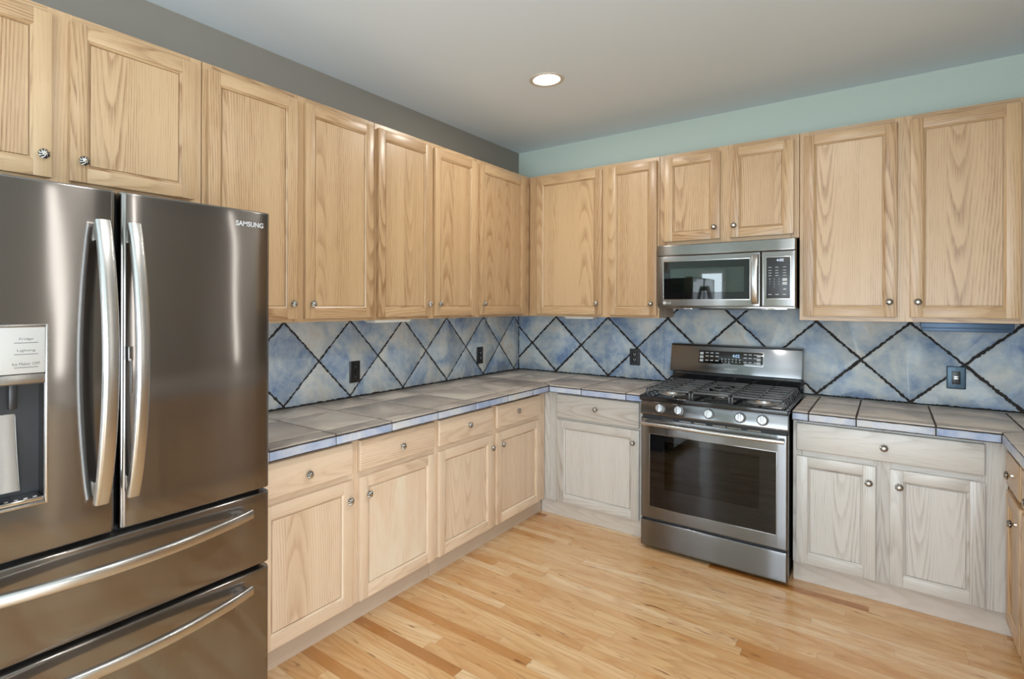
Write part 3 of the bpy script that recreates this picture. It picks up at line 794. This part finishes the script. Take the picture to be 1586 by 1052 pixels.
RX = 2.888
root = thing('countertop', 'taupe tile countertop with blue edge tiles right of the range, turning along the right wall', 'countertop', (2.8, -0.4, 0.862), 0, 'tiled countertops')
off = (2.8, -0.4, 0.862)
b = MB(); b.box(2.098, RW-0.001, -CE+0.006, -0.012, 0.864, CT-0.0018); b.box(RX+0.006, RW-0.001, -2.96, -CE+0.006, 0.864, CT-0.0018)
b.build('substrate', GROUT_TOP, root, off)
b = MB()
XD = [2.098, 2.172, 2.372, 2.67]
cells(b, XD+[2.975, 3.25, RW-0.004], [-0.57, -0.235, -0.012], top); cells(b, XD, [-CE, -0.57], top)
tile(b, [(2.67, -0.57), (2.67, -CE), (RX, -CE), (2.975, -0.57)], top, 0.0042, 0.006, 0.0010, 0.0016)
tile(b, [(2.975, -0.57), (RX, -CE), (RX, -0.90), (2.975, -0.90)], top, 0.0042, 0.006, 0.0010, 0.0016)
YD = [-0.90, -1.235, -1.57, -1.905, -2.24, -2.575, -2.96]
cells(b, [2.975, 3.25, RW-0.004], [-0.90, -0.57], top)
cells(b, [RX, 2.975, 3.25, RW-0.004], YD[::-1], top)
b.build('top_tiles', TILE_TOP, root, off)
b = MB()
for a, c in zip(XD, XD[1:]+[RX]): tile(b, [(a, 0.866), (c, 0.866), (c, CT-0.010), (a, CT-0.010)], fy, 0.0028, 0.006, 0.0008, 0.0016, 0, 0.02)
frx = lambda u, v, h: Vector((RX+0.006-h, u, v))
for a, c in zip([-CE]+YD, YD): tile(b, [(c, 0.866), (a, 0.866), (a, CT-0.010), (c, CT-0.010)], frx, 0.002, 0.006, 0.0008, 0.0016, 0, 0.02)
b.build('edge_tiles', TILE_EDGE, root, off)

# ------------------------------------------------------------------ refrigerator (local x = world y, front towards -y)
root = thing('refrigerator', 'large dark stainless French-door refrigerator at the left edge', 'refrigerator', (0.42, -3.435, 0), PI/2)
off = (-3.435, -0.42, 0)
FX0, FX1, FXM, FF, FB = -3.905, -2.965, -3.4355, -0.850, -0.775
b = MB(); b.box(FX0+0.004, FX1-0.004, -0.765, -0.03, 0.03, 1.765, bev=0.004); b.box(FX0+0.02, FX1-0.02, -0.73, -0.1, 0.0, 0.03)
b.build('body', DARK_GAP, root, off)
b = MB(); b.box(FX0+0.01, FX1-0.01, -0.80, -0.765, 0.05, 1.765); b.build('gasket', DARK_GAP, root, off)
DSP = (-3.79, -3.600, 0.975, 1.413)
def vhandle(par, xc, z0, z1, w):
    pts = []
    for k in range(25):
        q = k/24; bow = 0.062*math.sin(PI*q)**0.8
        pts.append((xc, FF-0.022-bow, z0+(z1-z0)*q))
    b = MB(); b.tube(pts, rrect(w/2, 0.011, 4), (0, -1, 0)); 
    for zz in (z0+0.03, z1-0.03): b.box(xc-0.010, xc+0.010, FF-0.030, FF+0.004, zz-0.020, zz+0.020, bev=0.003)
    b.build('handle', STEEL_HANDLE, par, off)
b = MB(); shell(b, FX0, FXM-0.0055, 0.847, 1.778, FF, FB, 0.014, 0.006, 0.003, [DSP]); dl = b.build('door', STEEL_DARK, root, off)
vhandle(dl, -3.4835, 0.943, 1.687, 0.040)
b = MB(); shell(b, FXM+0.0055, FX1, 0.847, 1.778, FF, FB, 0.014, 0.006, 0.003); dr = b.build('door', STEEL_DARK, root, off)
vhandle(dr, -3.4060, 0.943, 1.687, 0.036)
b = MB(); b.box(-3.4215, -3.4085, FF-0.028, FF+0.002, 1.312, 1.352, bev=0.002); b.box(-3.4170, -3.4125, FF-0.034, FF-0.026, 1.225, 1.318, bev=0.001)
b.build('door_release', STEEL_HANDLE, dr, off)
text('brand_lettering', 'SAMSUNG', -3.093, 1.7235, 0.098, 0.0165, FF+0.001, LIGHT_INK, dr, off, 0.0015, 0.015)
def hhandle(par, z):
    pts = []
    for k in range(25):
        q = k/24; bow = 0.060*math.sin(PI*q)**0.8
        pts.append((-3.818+(3.818-3.050)*q, FF-0.022-bow, z))
    b = MB(); b.tube(pts, rrect(0.011, 0.0165, 4))
    for xx in (-3.79, -3.078): b.box(xx-0.02, xx+0.02, FF-0.030, FF+0.004, z-0.010, z+0.010, bev=0.003)
    b.build('handle', STEEL_HANDLE, par, off)
for z0, z1, zh in ((0.594, 0.833, 0.783), (0.062, 0.578, 0.533)):
    b = MB(); shell(b, FX0, FX1, z0, z1, FF, FB, 0.014, 0.006, 0.003); d = b.build('drawer', STEEL_DARK, root, off); hhandle(d, zh)
# dispenser
x0, x1, z0, z1 = DSP
b = MB(); fw = 0.005; yd = FF-0.0025
b.box(x0-fw, x0+0.002, yd, FF+0.01, z0-fw, z1+fw, bev=0.002); b.box(x1-0.002, x1+fw, yd, FF+0.01, z0-fw, z1+fw, bev=0.002)
b.box(x0, x1, yd, FF+0.01, z1-0.002, z1+fw, bev=0.002); b.box(x0, x1, yd, FF+0.01, z0-fw, z0+0.002, bev=0.002)
dsp = b.build('dispenser', STEEL_HANDLE, root, off)
b = MB(); b.box(x0+0.002, x1-0.002, FF-0.002, FF+0.02, 1.297, z1-0.002, bev=0.003); pn = b.build('control_panel', GREY_PANEL, dsp, off)
for s_, zz, w_ in (('Fridge', 1.378, 0.028), ('Lighting', 1.350, 0.036), ('Ice Maker OFF', 1.318, 0.055)):
    xc = -3.641
    text('panel_lettering', s_, xc-w_/2, zz, w_, 0.007, FF-0.002, INK, pn, off, 0.0003)
    b = MB(); b.box(xc-0.024, xc+0.024, FF-0.0023, FF-0.0015, zz-0.006, zz-0.0045); b.build('panel_line', INK, pn, off)
b = MB(); b.box(x0+0.002, x1-0.002, FF-0.001, FF+0.02, 1.273, 1.2955, bev=0.002); b.build('trim_strip', STEEL_HANDLE, dsp, off)
b = MB()  # recess walls
yb = FF+0.072
b.box(x0, x1, yb, yb+0.004, z0, 1.273); b.box(x0, x0+0.003, FF+0.004, yb, z0, 1.273); b.box(x1-0.003, x1, FF+0.004, yb, z0, 1.273); b.box(x0, x1, FF+0.004, yb, 1.270, 1.274); b.box(x0, x1, FF+0.004, yb, z0, z0+0.004)
b.build('recess', STEEL_DARK, dsp, off)
b = MB(); pts = []
for k in range(13):
    q = k/12; pts.append((-3.700+0.0*q, yb-0.010-0.046*q**1.6, 1.265-0.255*q))
b.tube(pts, rrect(0.052, 0.006, 4), (0, -1, 0)); b.build('water_paddle', STEEL_HANDLE, dsp, off)
b = MB(); b.box(-3.672, -3.654, FF+0.012, FF+0.030, 1.21, 1.272, bev=0.004); b.build('nozzle', BLACK_PL, dsp, off)
b = MB(); b.box(x0+0.004, x1-0.004, FF+0.002, yb-0.002, z0+0.004, z0+0.014, bev=0.003)
for k in range(9): b.box(x0+0.014+k*0.019, x0+0.022+k*0.019, FF+0.010, yb-0.012, z0+0.013, z0+0.016)
b.build('drip_tray', CHROME, dsp, off)

# ------------------------------------------------------------------ gas range
root = thing('gas_range', 'stainless steel freestanding gas range with black grates between the countertops', 'range', (1.706, -0.36, 0))
off = (1.706, -0.36, 0)
R0, R1, RF = 1.322, 2.090, -0.728
b = MB()
for xa, xb in ((R0+0.004, R0+0.10), (R1-0.10, R1-0.004)): b.box(xa, xb, -0.685, -0.03, 0.035, 0.895)
b.box(R0+0.10, R1-0.10, -0.20, -0.03, 0.035, 0.895); b.box(R0+0.10, R1-0.10, -0.685, -0.20, 0.035, 0.30); b.box(R0+0.10, R1-0.10, -0.685, -0.20, 0.74, 0.895)
b.build('body', BLACK_PL, root, off)
b = MB(); b.box(R0+0.099, R1-0.099, -0.684, -0.199, 0.299, 0.303); b.box(R0+0.099, R1-0.099, -0.203, -0.199, 0.299, 0.741); b.box(R0+0.099, R0+0.103, -0.684, -0.2, 0.3, 0.74); b.box(R1-0.103, R1-0.099, -0.684, -0.2, 0.3, 0.74); b.box(R0+0.099, R1-0.099, -0.684, -0.2, 0.737, 0.741)
b.build('oven_cavity', CAVITY, root, off)
for zz in (0.43, 0.56):
    b = MB()
    for yy in (-0.665, -0.22): b.tube([(R0+0.105, yy, zz), (R1-0.105, yy, zz)], rrect(0.003, 0.003, 2))
    for k in range(24): xx = R0+0.12+k*0.0229; b.tube([(xx, -0.665, zz), (xx, -0.22, zz)], rrect(0.0015, 0.0015, 1))
    b.build('oven_rack', CHROME, root, off)
# door
GW = (1.376, 2.036, 0.262, 0.696)
b = MB(); shell(b, R0, R1, 0.190, 0.790, RF, -0.690, 0.010, 0.005, 0.0, [GW]); dr = b.build('oven_door', STEEL, root, off)
IW = (1.462, 1.957, 0.378, 0.660)
b = MB()
x0, x1, z0, z1 = GW; yg = RF+0.003; u0, u1, w0, w1 = IW
b.box(x0, u0, yg, yg+0.006, z0, z1); b.box(u1, x1, yg, yg+0.006, z0, z1); b.box(u0, u1, yg, yg+0.006, z0, w0); b.box(u0, u1, yg, yg+0.006, w1, z1)
b.build('window_border', BLACK_GLASS, dr, off)
b = MB(); b.box(u0, u1, yg, yg+0.004, w0, w1); b.build('window_pane', OVEN_GLASS, dr, off)
b = MB()
for xa, xb, za, zb in ((x0-0.004, x0, z0-0.004, z1+0.004), (x1, x1+0.004, z0-0.004, z1+0.004), (x0, x1, z0-0.004, z0), (x0, x1, z1, z1+0.004)): b.box(xa, xb, RF-0.0008, RF+0.004, za, zb, bev=0.0004)
b.build('window_trim', STEEL_LT, dr, off)
b = MB(); n = 24
b.tube([(1.336+(2.077-1.336)*k/n, RF-0.040-0.012*math.sin(PI*k/n), 0.762) for k in range(n+1)], rrect(0.010, 0.0105, 4))
for xx in (1.372, 2.040): b.box(xx-0.014, xx+0.014, RF-0.040, RF+0.002, 0.752, 0.772, bev=0.004)
b.build('handle', STEEL_HANDLE, dr, off)
b = MB()
for k, (xa, xb) in enumerate(((1.445, 1.51), (1.545, 1.61), (1.625, 1.69), (1.725, 1.79), (1.80, 1.87), (1.90, 1.965))): b.box(xa, xb, RF+0.004, RF+0.012, 0.7905, 0.7965)
b.build('vent_grille', STEEL_LT, dr, off)
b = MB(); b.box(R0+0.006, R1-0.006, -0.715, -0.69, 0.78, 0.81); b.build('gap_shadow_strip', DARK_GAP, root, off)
# drawer
b = MB(); shell(b, R0, R1, 0.022, 0.176, RF, -0.690, 0.010, 0.004); b.build('storage_drawer', STEEL, root, off)
b = MB(); b.box(R0+0.003, R1-0.003, -0.712, -0.688, 0.170, 0.196); b.build('drawer_seal', DARK_GAP, root, off)
for xx in (1.37, 2.04):
    for yy in (-0.66, -0.1):
        b = MB(); b.lathe([(0.0, 0.0), (0.016, 0.0), (0.016, 0.012), (0.007, 0.014), (0.007, 0.036)], 16, mtx=Matrix.Translation((xx, yy, 0))); b.build('foot', BLACK_PL, root, off)
# control panel (tilted)
b = MB()
b.prism([(RF-0.004, 0.812), (RF-0.010, 0.822), (RF+0.006, 0.897), (-0.66, 0.897), (-0.66, 0.812)], 0, R0, R1, mat=0, bev=0.002); cp = b.build('control_panel', STEEL, root, off)
tilt = math.atan2(0.016, 0.075)
for xx in (1.438, 1.545, 1.708, 1.866, 1.974):
    b = MB(); mt = Matrix.Translation((xx, RF-0.0015, 0.856)) @ Matrix.Rotation(PI/2-tilt, 4, 'X')
    b.lathe([(0.028, 0.0), (0.0285, 0.002), (0.026, 0.005), (0.0235, 0.0055)], 32, mat=1, mtx=mt)
    b.lathe([(0.0235, 0.004), (0.0225, 0.020), (0.0205, 0.024), (0.0, 0.0245)], 32, mtx=mt)
    b.box(-0.0055, 0.0055, -0.0225, 0.0225, 0.020, 0.036, bev=0.0025, mtx=mt)
    b.build('burner_knob', [KNOB_WHITE, STEEL], root, off)
b = MB()
for xx in (1.415, 1.52, 1.845, 1.95):
    for k in range(3): b.box(xx-0.012+k*0.010, xx-0.006+k*0.010, RF+0.0025, RF+0.006, 0.887, 0.8895)
b.build('panel_marks', LIGHT_INK, cp, off)
# cooktop
b = MB()
b.box(R0-0.004, R1+0.004, RF-0.018, -0.055, 0.897, 0.924, bev=0.006, seg=3)
b.build('cooktop', BLACK_GLOSS, root, off)
b = MB()
for xa, xb in ((R0-0.004, R0+0.010), (R1-0.010, R1+0.004)): b.box(xa, xb, RF-0.008, -0.06, 0.9235, 0.9275, bev=0.0015)
b.build('side_rails', STEEL, root, off)
for (bx, by, br) in ((1.455, -0.56, 0.045), (1.455, -0.24, 0.036), (1.706, -0.40, 0.05), (1.955, -0.56, 0.052), (1.955, -0.24, 0.036)):
    b = MB(); mt = Matrix.Translation((bx, by, 0.924))
    b.lathe([(br+0.035, 0.0), (br+0.030, 0.0035), (br+0.004, 0.004), (br, 0.016), (br*0.8, 0.018), (0.0, 0.018)], 32, mtx=mt); bo = b.build('burner', BURNER, root, off)
    b = MB(); b.lathe([(br*0.86, 0.018), (br*0.88, 0.022), (br*0.80, 0.025), (0.0, 0.0255)], 32, mtx=mt); b.build('burner_cap', IRON, bo, off)
def grate(xa, xb, ya, yb, centre):
    b = MB(); zt = 0.968; h = 0.011; w = 0.010
    # outer frame with sloped legs
    for yy in (ya, yb-w): b.box(xa, xb, yy, yy+w, zt-h, zt, bev=0.002)
    for xx in (xa, xb-w): b.box(xx, xx+w, ya, yb, zt-h, zt, bev=0.002)
    for xx in (xa, xb-w):
        for yy in (ya, yb-w, (ya+yb)/2-w/2): b.box(xx, xx+w, yy, yy+w, 0.9235, zt-h+0.002, bev=0.002)
    n = 6
    for k in range(1, n):
        yy = ya+(yb-ya)*k/n-w/2
        if centre and k in (2, 3, 4):
            b.box(xa, xa+(xb-xa)*0.26, yy, yy+w*0.9, zt-h, zt, bev=0.002); b.box(xb-(xb-xa)*0.26, xb, yy, yy+w*0.9, zt-h, zt, bev=0.002)
        else: b.box(xa, xb, yy, yy+w*0.9, zt-h, zt, bev=0.002)
    if not centre: b.box((xa+xb)/2-w/2, (xa+xb)/2+w/2, ya, yb, zt-h-0.001, zt+0.0005, bev=0.002)
    else:
        cx_, cy_ = (xa+xb)/2, (ya+yb)/2
        for k in range(24):
            a0, a1 = 2*PI*k/24, 2*PI*(k+1)/24
            b.tube([(cx_+0.052*math.cos(a0), cy_+0.085*math.sin(a0), zt-h/2), (cx_+0.052*math.cos(a1), cy_+0.085*math.sin(a1), zt-h/2)], rrect(0.005, 0.007, 1))
    # outward sloping fingers
    b.build('grate', IRON, root, off)
grate(1.345, 1.598, -0.700, -0.125, False); grate(1.604, 1.808, -0.700, -0.125, True); grate(1.814, 2.068, -0.700, -0.125, False)
# sloping side fingers of the outer grates
for sx, xo, xi in ((1, 2.092-0.012, 2.066), (-1, 1.333, 1.347)):
    b = MB()
    for k in range(9):
        yy = -0.69+k*0.069; b.prism([(xi, 0.968), (xo, 0.930), (xo, 0.9245), (xi, 0.956)], 1, yy, yy+0.011)
    b.build('grate_fingers', IRON, root, off)
# backguard
b = MB()
b.prism([(-0.095, 0.924), (-0.095, 1.000), (-0.03, 1.0), (-0.03, 0.924)], 0, R0-0.002, R1+0.002); b.build('riser', BLACK_GLOSS, root, off)
b = MB()
b.prism([(-0.128, 1.022), (-0.120, 1.016), (-0.03, 1.016), (-0.03, 1.193), (-0.075, 1.198), (-0.090, 1.193)], 0, R0-0.012, R1-0.004, bev=0.0025); bg = b.build('backguard', STEEL, root, off)
b = MB(); b.box(R0-0.014, R1-0.002, -0.086, -0.028, 1.1965, 1.2025, bev=0.002); b.build('backguard_cap', BLACK_PL, bg, off)
b = MB(); b.box(R0, R1-0.01, -0.10, -0.03, 0.9985, 1.0175); b.build('vent_gap', BLACK_PL, bg, off)
b = MB()
for xa, xb in ((1.345, 1.45), (1.93, 2.00), (2.005, 2.065)): b.box(xa, xb, -0.105, -0.099, 1.006, 1.0115)
b.build('vent_glint_bars', STEEL_LT, bg, off)
# display on sloped face: place with a tilted matrix
sl = math.atan2(0.038, 0.171)
FM = Matrix.Translation((0, -0.1290, 1.022)) @ Matrix.Rotation(-sl, 4, 'X')     # local z climbs the slope
b = MB(); b.box(1.489, 1.880, -0.002, 0.003, 0.058, 0.150, bev=0.0015, mtx=FM); b.build('display_frame', STEEL_LT, bg, off)
b = MB(); b.box(1.493, 1.876, -0.0035, 0.003, 0.062, 0.146, bev=0.001, mtx=FM); dp = b.build('display', BLACK_GLASS, bg, off)
b = MB()
for xa in (1.505, 1.845):
    for zz in (0.118, 0.094, 0.070): b.box(xa-0.004, xa+0.018, -0.0039, -0.003, zz, zz+0.016, mtx=FM)
for xa in (1.545, 1.575, 1.607, 1.775, 1.803, 1.832):
    for zz in (0.128, 0.106, 0.078): b.box(xa-0.009, xa+0.010, -0.0039, -0.003, zz, zz+0.006, mtx=FM)
for k in range(6):
    for zz in (0.091, 0.076): b.box(1.636+k*0.021, 1.642+k*0.021, -0.0039, -0.003, zz, zz+0.006, mtx=FM)
b.build('button_marks', LIGHT_INK, dp, off)
o = text('clock', '4:02', 1.70, 0.108, 0.042, 0.020, -0.0036, CLOCK_BLUE, dp, (0, 0, 0), 0.0004)
o.data.transform(FM); o.data.transform(Matrix.Translation(-Vector(off)))
o = text('brand_lettering', 'SAMSUNG', 1.655, 0.024, 0.076, 0.013, -0.0002, LIGHT_INK, bg, (0, 0, 0), 0.001, 0.01)
o.data.transform(FM); o.data.transform(Matrix.Translation(-Vector(off)))

# ------------------------------------------------------------------ over-the-range microwave
root = thing('microwave', 'stainless over-the-range microwave with a black window mounted under the short cabinet', 'microwave', (1.70, -0.2, 1.45))
off = (1.70, -0.2, 1.45)
M0, M1, MF = 1.312, 2.085, -0.402
b = MB()
b.box(M0+0.002, M0+0.075, -0.375, -0.012, 1.462, 1.857); b.box(1.86, M1-0.002, -0.375, -0.012, 1.462, 1.857)
b.box(M0+0.075, 1.86, -0.375, -0.012, 1.462, 1.54); b.box(M0+0.075, 1.86, -0.375, -0.012, 1.715, 1.857); b.box(M0+0.075, 1.86, -0.10, -0.012, 1.54, 1.715)
b.build('body', BLACK_PL, root, off)
b = MB(); b.box(M0+0.076, 1.859, -0.37, -0.101, 1.540, 1.542); b.box(M0+0.076, 1.859, -0.104, -0.1, 1.54, 1.715); b.box(M0+0.075, M0+0.078, -0.37, -0.1, 1.54, 1.715); b.box(1.857, 1.86, -0.37, -0.1, 1.54, 1.715); b.box(M0+0.076, 1.859, -0.37, -0.101, 1.713, 1.715)
b.tube([(M0+0.08, -0.30, 1.618), (1.855, -0.30, 1.618)], rrect(0.003, 0.003, 2))
b.build('cooking_cavity', CAV_MW, root, off)
b = MB(); shell(b, M0, M1, 1.786, 1.856, MF-0.002, -0.372, 0.006, 0.006); b.build('top_vent_strip', STEEL_LT, root, off)
WN = (1.352, 1.851, 1.506, 1.748)
b = MB(); shell(b, M0, 1.9085, 1.462, 1.784, MF, -0.372, 0.006, 0.004, 0, [WN]); dr = b.build('door', STEEL_LT, root, off)
b = MB(); x0, x1, z0, z1 = WN; u0, u1, w0, w1 = 1.392, 1.821, 1.551, 1.702; yg = MF+0.002
b.box(x0, u0, yg, yg+0.005, z0, z1); b.box(u1, x1, yg, yg+0.005, z0, z1); b.box(u0, u1, yg, yg+0.005, z0, w0); b.box(u0, u1, yg, yg+0.005, w1, z1)
b.build('window_border', BLACK_GLASS, dr, off)
b = MB(); b.box(u0, u1, yg, yg+0.004, w0, w1); b.build('window_pane', MW_GLASS, dr, off)
b = MB()
for xa, xb, za, zb in ((x0-0.004, x0, z0-0.004, z1+0.004), (x1, x1+0.004, z0-0.004, z1+0.004), (x0, x1, z0-0.004, z0), (x0, x1, z1, z1+0.004)): b.box(xa, xb, MF-0.001, MF+0.004, za, zb, bev=0.0004)
b.build('window_trim', STEEL_HANDLE, dr, off)
b = MB()
pts = [(1.881, MF-0.006-0.034*math.sin(PI*k/20)**0.7, 1.480+0.288*k/20) for k in range(21)]
b.tube(pts, rrect(0.0185, 0.006, 3), (0, -1, 0))
for zz in (1.492, 1.756): b.box(1.866, 1.896, MF-0.012, MF+0.002, zz-0.008, zz+0.008, bev=0.002)
b.build('handle', STEEL_HANDLE, dr, off)
lg = MB(); lg.lathe([(0.0105, 0), (0.0105, 0.0008), (0.0, 0.0008)], 24, mtx=Matrix.Translation((1.358, MF, 1.484)) @ Matrix.Rotation(PI/2, 4, 'X'))
lg.build('brand_badge', LIGHT_INK, dr, off)
text('brand_lettering', 'LG', 1.372, 1.477, 0.026, 0.014, MF, LIGHT_INK, dr, off, 0.0008, 0.01)
b = MB(); shell(b, 1.9115, M1, 1.462, 1.784, MF, -0.372, 0.006, 0.004); cp = b.build('control_panel', STEEL_LT, root, off)
b = MB(); b.box(1.934, 2.062, MF-0.0012, MF+0.002, 1.505, 1.752, bev=0.001); b.build('keypad_trim', STEEL_HANDLE, cp, off)
b = MB(); b.box(1.938, 2.058, MF-0.0024, MF+0.002, 1.509, 1.748, bev=0.001); kp = b.build('keypad', BLACK_PL, cp, off)
text('clock', '4:02', 1.990, 1.724, 0.036, 0.014, MF-0.0024, CLOCK, kp, off, 0.0003)
for k, ch in enumerate('1234567890'):
    xx = 1.956+(k % 3)*0.023 if k < 9 else 1.979; zz = 1.622-(k//3)*0.015
    text('key_number', ch, xx-0.0018, zz-0.003, 0.004, 0.007, MF-0.0024, LIGHT_INK, kp, off, 0.0002)
b = MB()
for zz in (1.690, 1.672, 1.657, 1.642):
    for xx in (1.957, 1.992, 2.030): b.box(xx-0.008, xx+0.008, MF-0.0027, MF-0.002, zz-0.0015, zz+0.0015)
for zz in (1.533,): 
    for xx in (1.957, 1.993, 2.030): b.box(xx-0.009, xx+0.009, MF-0.0027, MF-0.002, zz-0.002, zz+0.002)
b.box(2.020, 2.043, MF-0.0027, MF-0.002, 1.610, 1.626); b.box(2.020, 2.043, MF-0.0027, MF-0.002, 1.588, 1.604); b.box(2.024, 2.039, MF-0.0027, MF-0.002, 1.560, 1.566)
b.build('key_marks', LIGHT_INK, kp, off)
b = MB(); b.box(M0+0.002, M1-0.002, -0.395, -0.03, 1.450, 1.463, bev=0.003); bt = b.build('underside', STEEL_LT, root, off)
b = MB(); b.prism([(1.55, 1.4505), (1.566, 1.440), (1.83, 1.440), (1.846, 1.4505)], 1, -0.36, -0.18); b.build('grease_filter', BLACK_PL, bt, off)
for xa, xb in ((1.40, 1.52), (1.90, 2.04)):
    b = MB(); b.box(xa, xb, -0.37, -0.27, 1.445, 1.4505, bev=0.002); b.build('lamp_lens', CHROME, bt, off)

# ------------------------------------------------------------------ outlets
def outlet(label, loc, rot, w, h, plate, body, style):
    r = thing('outlet', label, 'outlet', loc, rot, 'outlets on the backsplash')
    b = MB()
    b.prism([(-w/2, 0.0), (-w/2, -0.003), (-w/2+0.006, -0.008), (w/2-0.006, -0.008), (w/2, -0.003), (w/2, 0.0)], 2, -h/2, h/2, bev=0.0015) if style != 'metal' else b.box(-w/2, w/2, -0.009, 0.0, -h/2, h/2, bev=0.006, seg=3)
    b.build('plate', plate, r)
    if style == 'switch':
        b = MB(); b.box(-0.006, 0.006, -0.0095, -0.007, -0.013, 0.013, bev=0.001); b.build('switch_slot', body, r)
        b = MB(); b.box(-0.004, 0.004, -0.019, -0.008, -0.002, 0.008, bev=0.0015); b.build('toggle', body, r)
        b = MB()
        for zz in (-0.03, 0.03): b.lathe([(0.0, 0.0012), (0.003, 0.0008), (0.0032, 0)], 12, mtx=Matrix.Translation((0, -0.008, zz)) @ Matrix.Rotation(PI/2, 4, 'X'))
        b.build('screws', PEWTER, r)
    elif style == 'duplex':
        for zz in (-0.0195, 0.0195):
            b = MB(); b.box(-0.017, 0.017, -0.0105, -0.007, zz-0.0145, zz+0.0145, bev=0.004, seg=3); rc = b.build('receptacle', body, r)
            b = MB()
            for xx in (-0.0065, 0.0065): b.box(xx-0.0016, xx+0.0016, -0.0112, -0.010, zz-0.003, zz+0.007)
            b.box(-0.0025, 0.0025, -0.0112, -0.010, zz-0.011, zz-0.006); b.build('slots', LIGHT_INK, rc)
    else:
        b = MB(); b.box(-0.0175, 0.0175, -0.0125, -0.008, -0.035, 0.035, bev=0.0015); rc = b.build('receptacle', body, r)
        b = MB()
        for zz in (-0.022, 0.022):
            for xx in (-0.0065, 0.0065): b.box(xx-0.0014, xx+0.0014, -0.0132, -0.012, zz-0.004, zz+0.005)
        b.build('slots', INK, rc)
        b = MB()
        for zz in (-0.005, 0.005): b.box(-0.009, 0.009, -0.0145, -0.012, zz-0.0035, zz+0.0035, bev=0.001)
        b.build('test_buttons', BURNER, rc)
        b = MB(); 
        for zz in (-0.049, 0.049): b.lathe([(0.0, 0.0012), (0.003, 0.0008), (0.0032, 0)], 12, mtx=Matrix.Translation((0, -0.009, zz)) @ Matrix.Rotation(PI/2, 4, 'X'))
        b.build('screws', BLACK_PL, r)
outlet('black switch plate on the left wall backsplash nearer the refrigerator', (0.0102, -1.855, 1.067), PI/2, 0.082, 0.128, BLACK_PL, BLACK_GLOSS, 'switch')
outlet('black outlet plate on the left wall backsplash near the room corner', (0.0102, -0.584, 1.075), PI/2, 0.082, 0.130, BLACK_PL, BLACK_GLOSS, 'duplex')
outlet('black double outlet on the back wall left of the range', (1.021, -0.0102, 1.083), 0, 0.078, 0.122, simple('charcoal_plate', (0.03, 0.033, 0.038, 1), 0.35), BLACK_PL, 'duplex')
outlet('blue-grey metal outlet plate with black receptacle right of the range', (2.784, -0.0102, 1.080), 0, 0.078, 0.122, PLATE_METAL, BLACK_PL, 'metal')

# ------------------------------------------------------------------ under-cabinet lights
def strip(label, x0, x1, y0, y1, z0, z1, rot, mat, lens):
    loc = ((x0+x1)/2, (y0+y1)/2, z1)
    r = thing('under_cabinet_light', label, 'light fixture', loc, 0, 'under-cabinet light fixtures')
    b = MB(); b.box(x0, x1, y0, y1, z0+(z1-z0)*0.35, z1, bev=0.002); b.build('housing', mat, r, loc)
    b = MB(); b.box(x0+0.006, x1-0.006, y0+0.006, y1-0.006, z0, z0+(z1-z0)*0.4, bev=0.003); b.build('lens', lens, r, loc)
strip('blue-grey under-cabinet light fixture below the large right wall cabinet', 2.632, 2.985, -0.19, -0.09, 1.335, 1.3865, 0, BLUE_METAL, BLUE_METAL)
strip('white under-cabinet light fixture below the left wall cabinets', 0.20, 0.285, -1.95, -1.66, 1.366, 1.3838, 0, WHITE_PL, WHITE_PL)
strip('white under-cabinet light fixture below the cabinet left of the microwave', 0.592, 0.820, -0.30, -0.22, 1.366, 1.3838, 0, WHITE_PL, WHITE_PL)
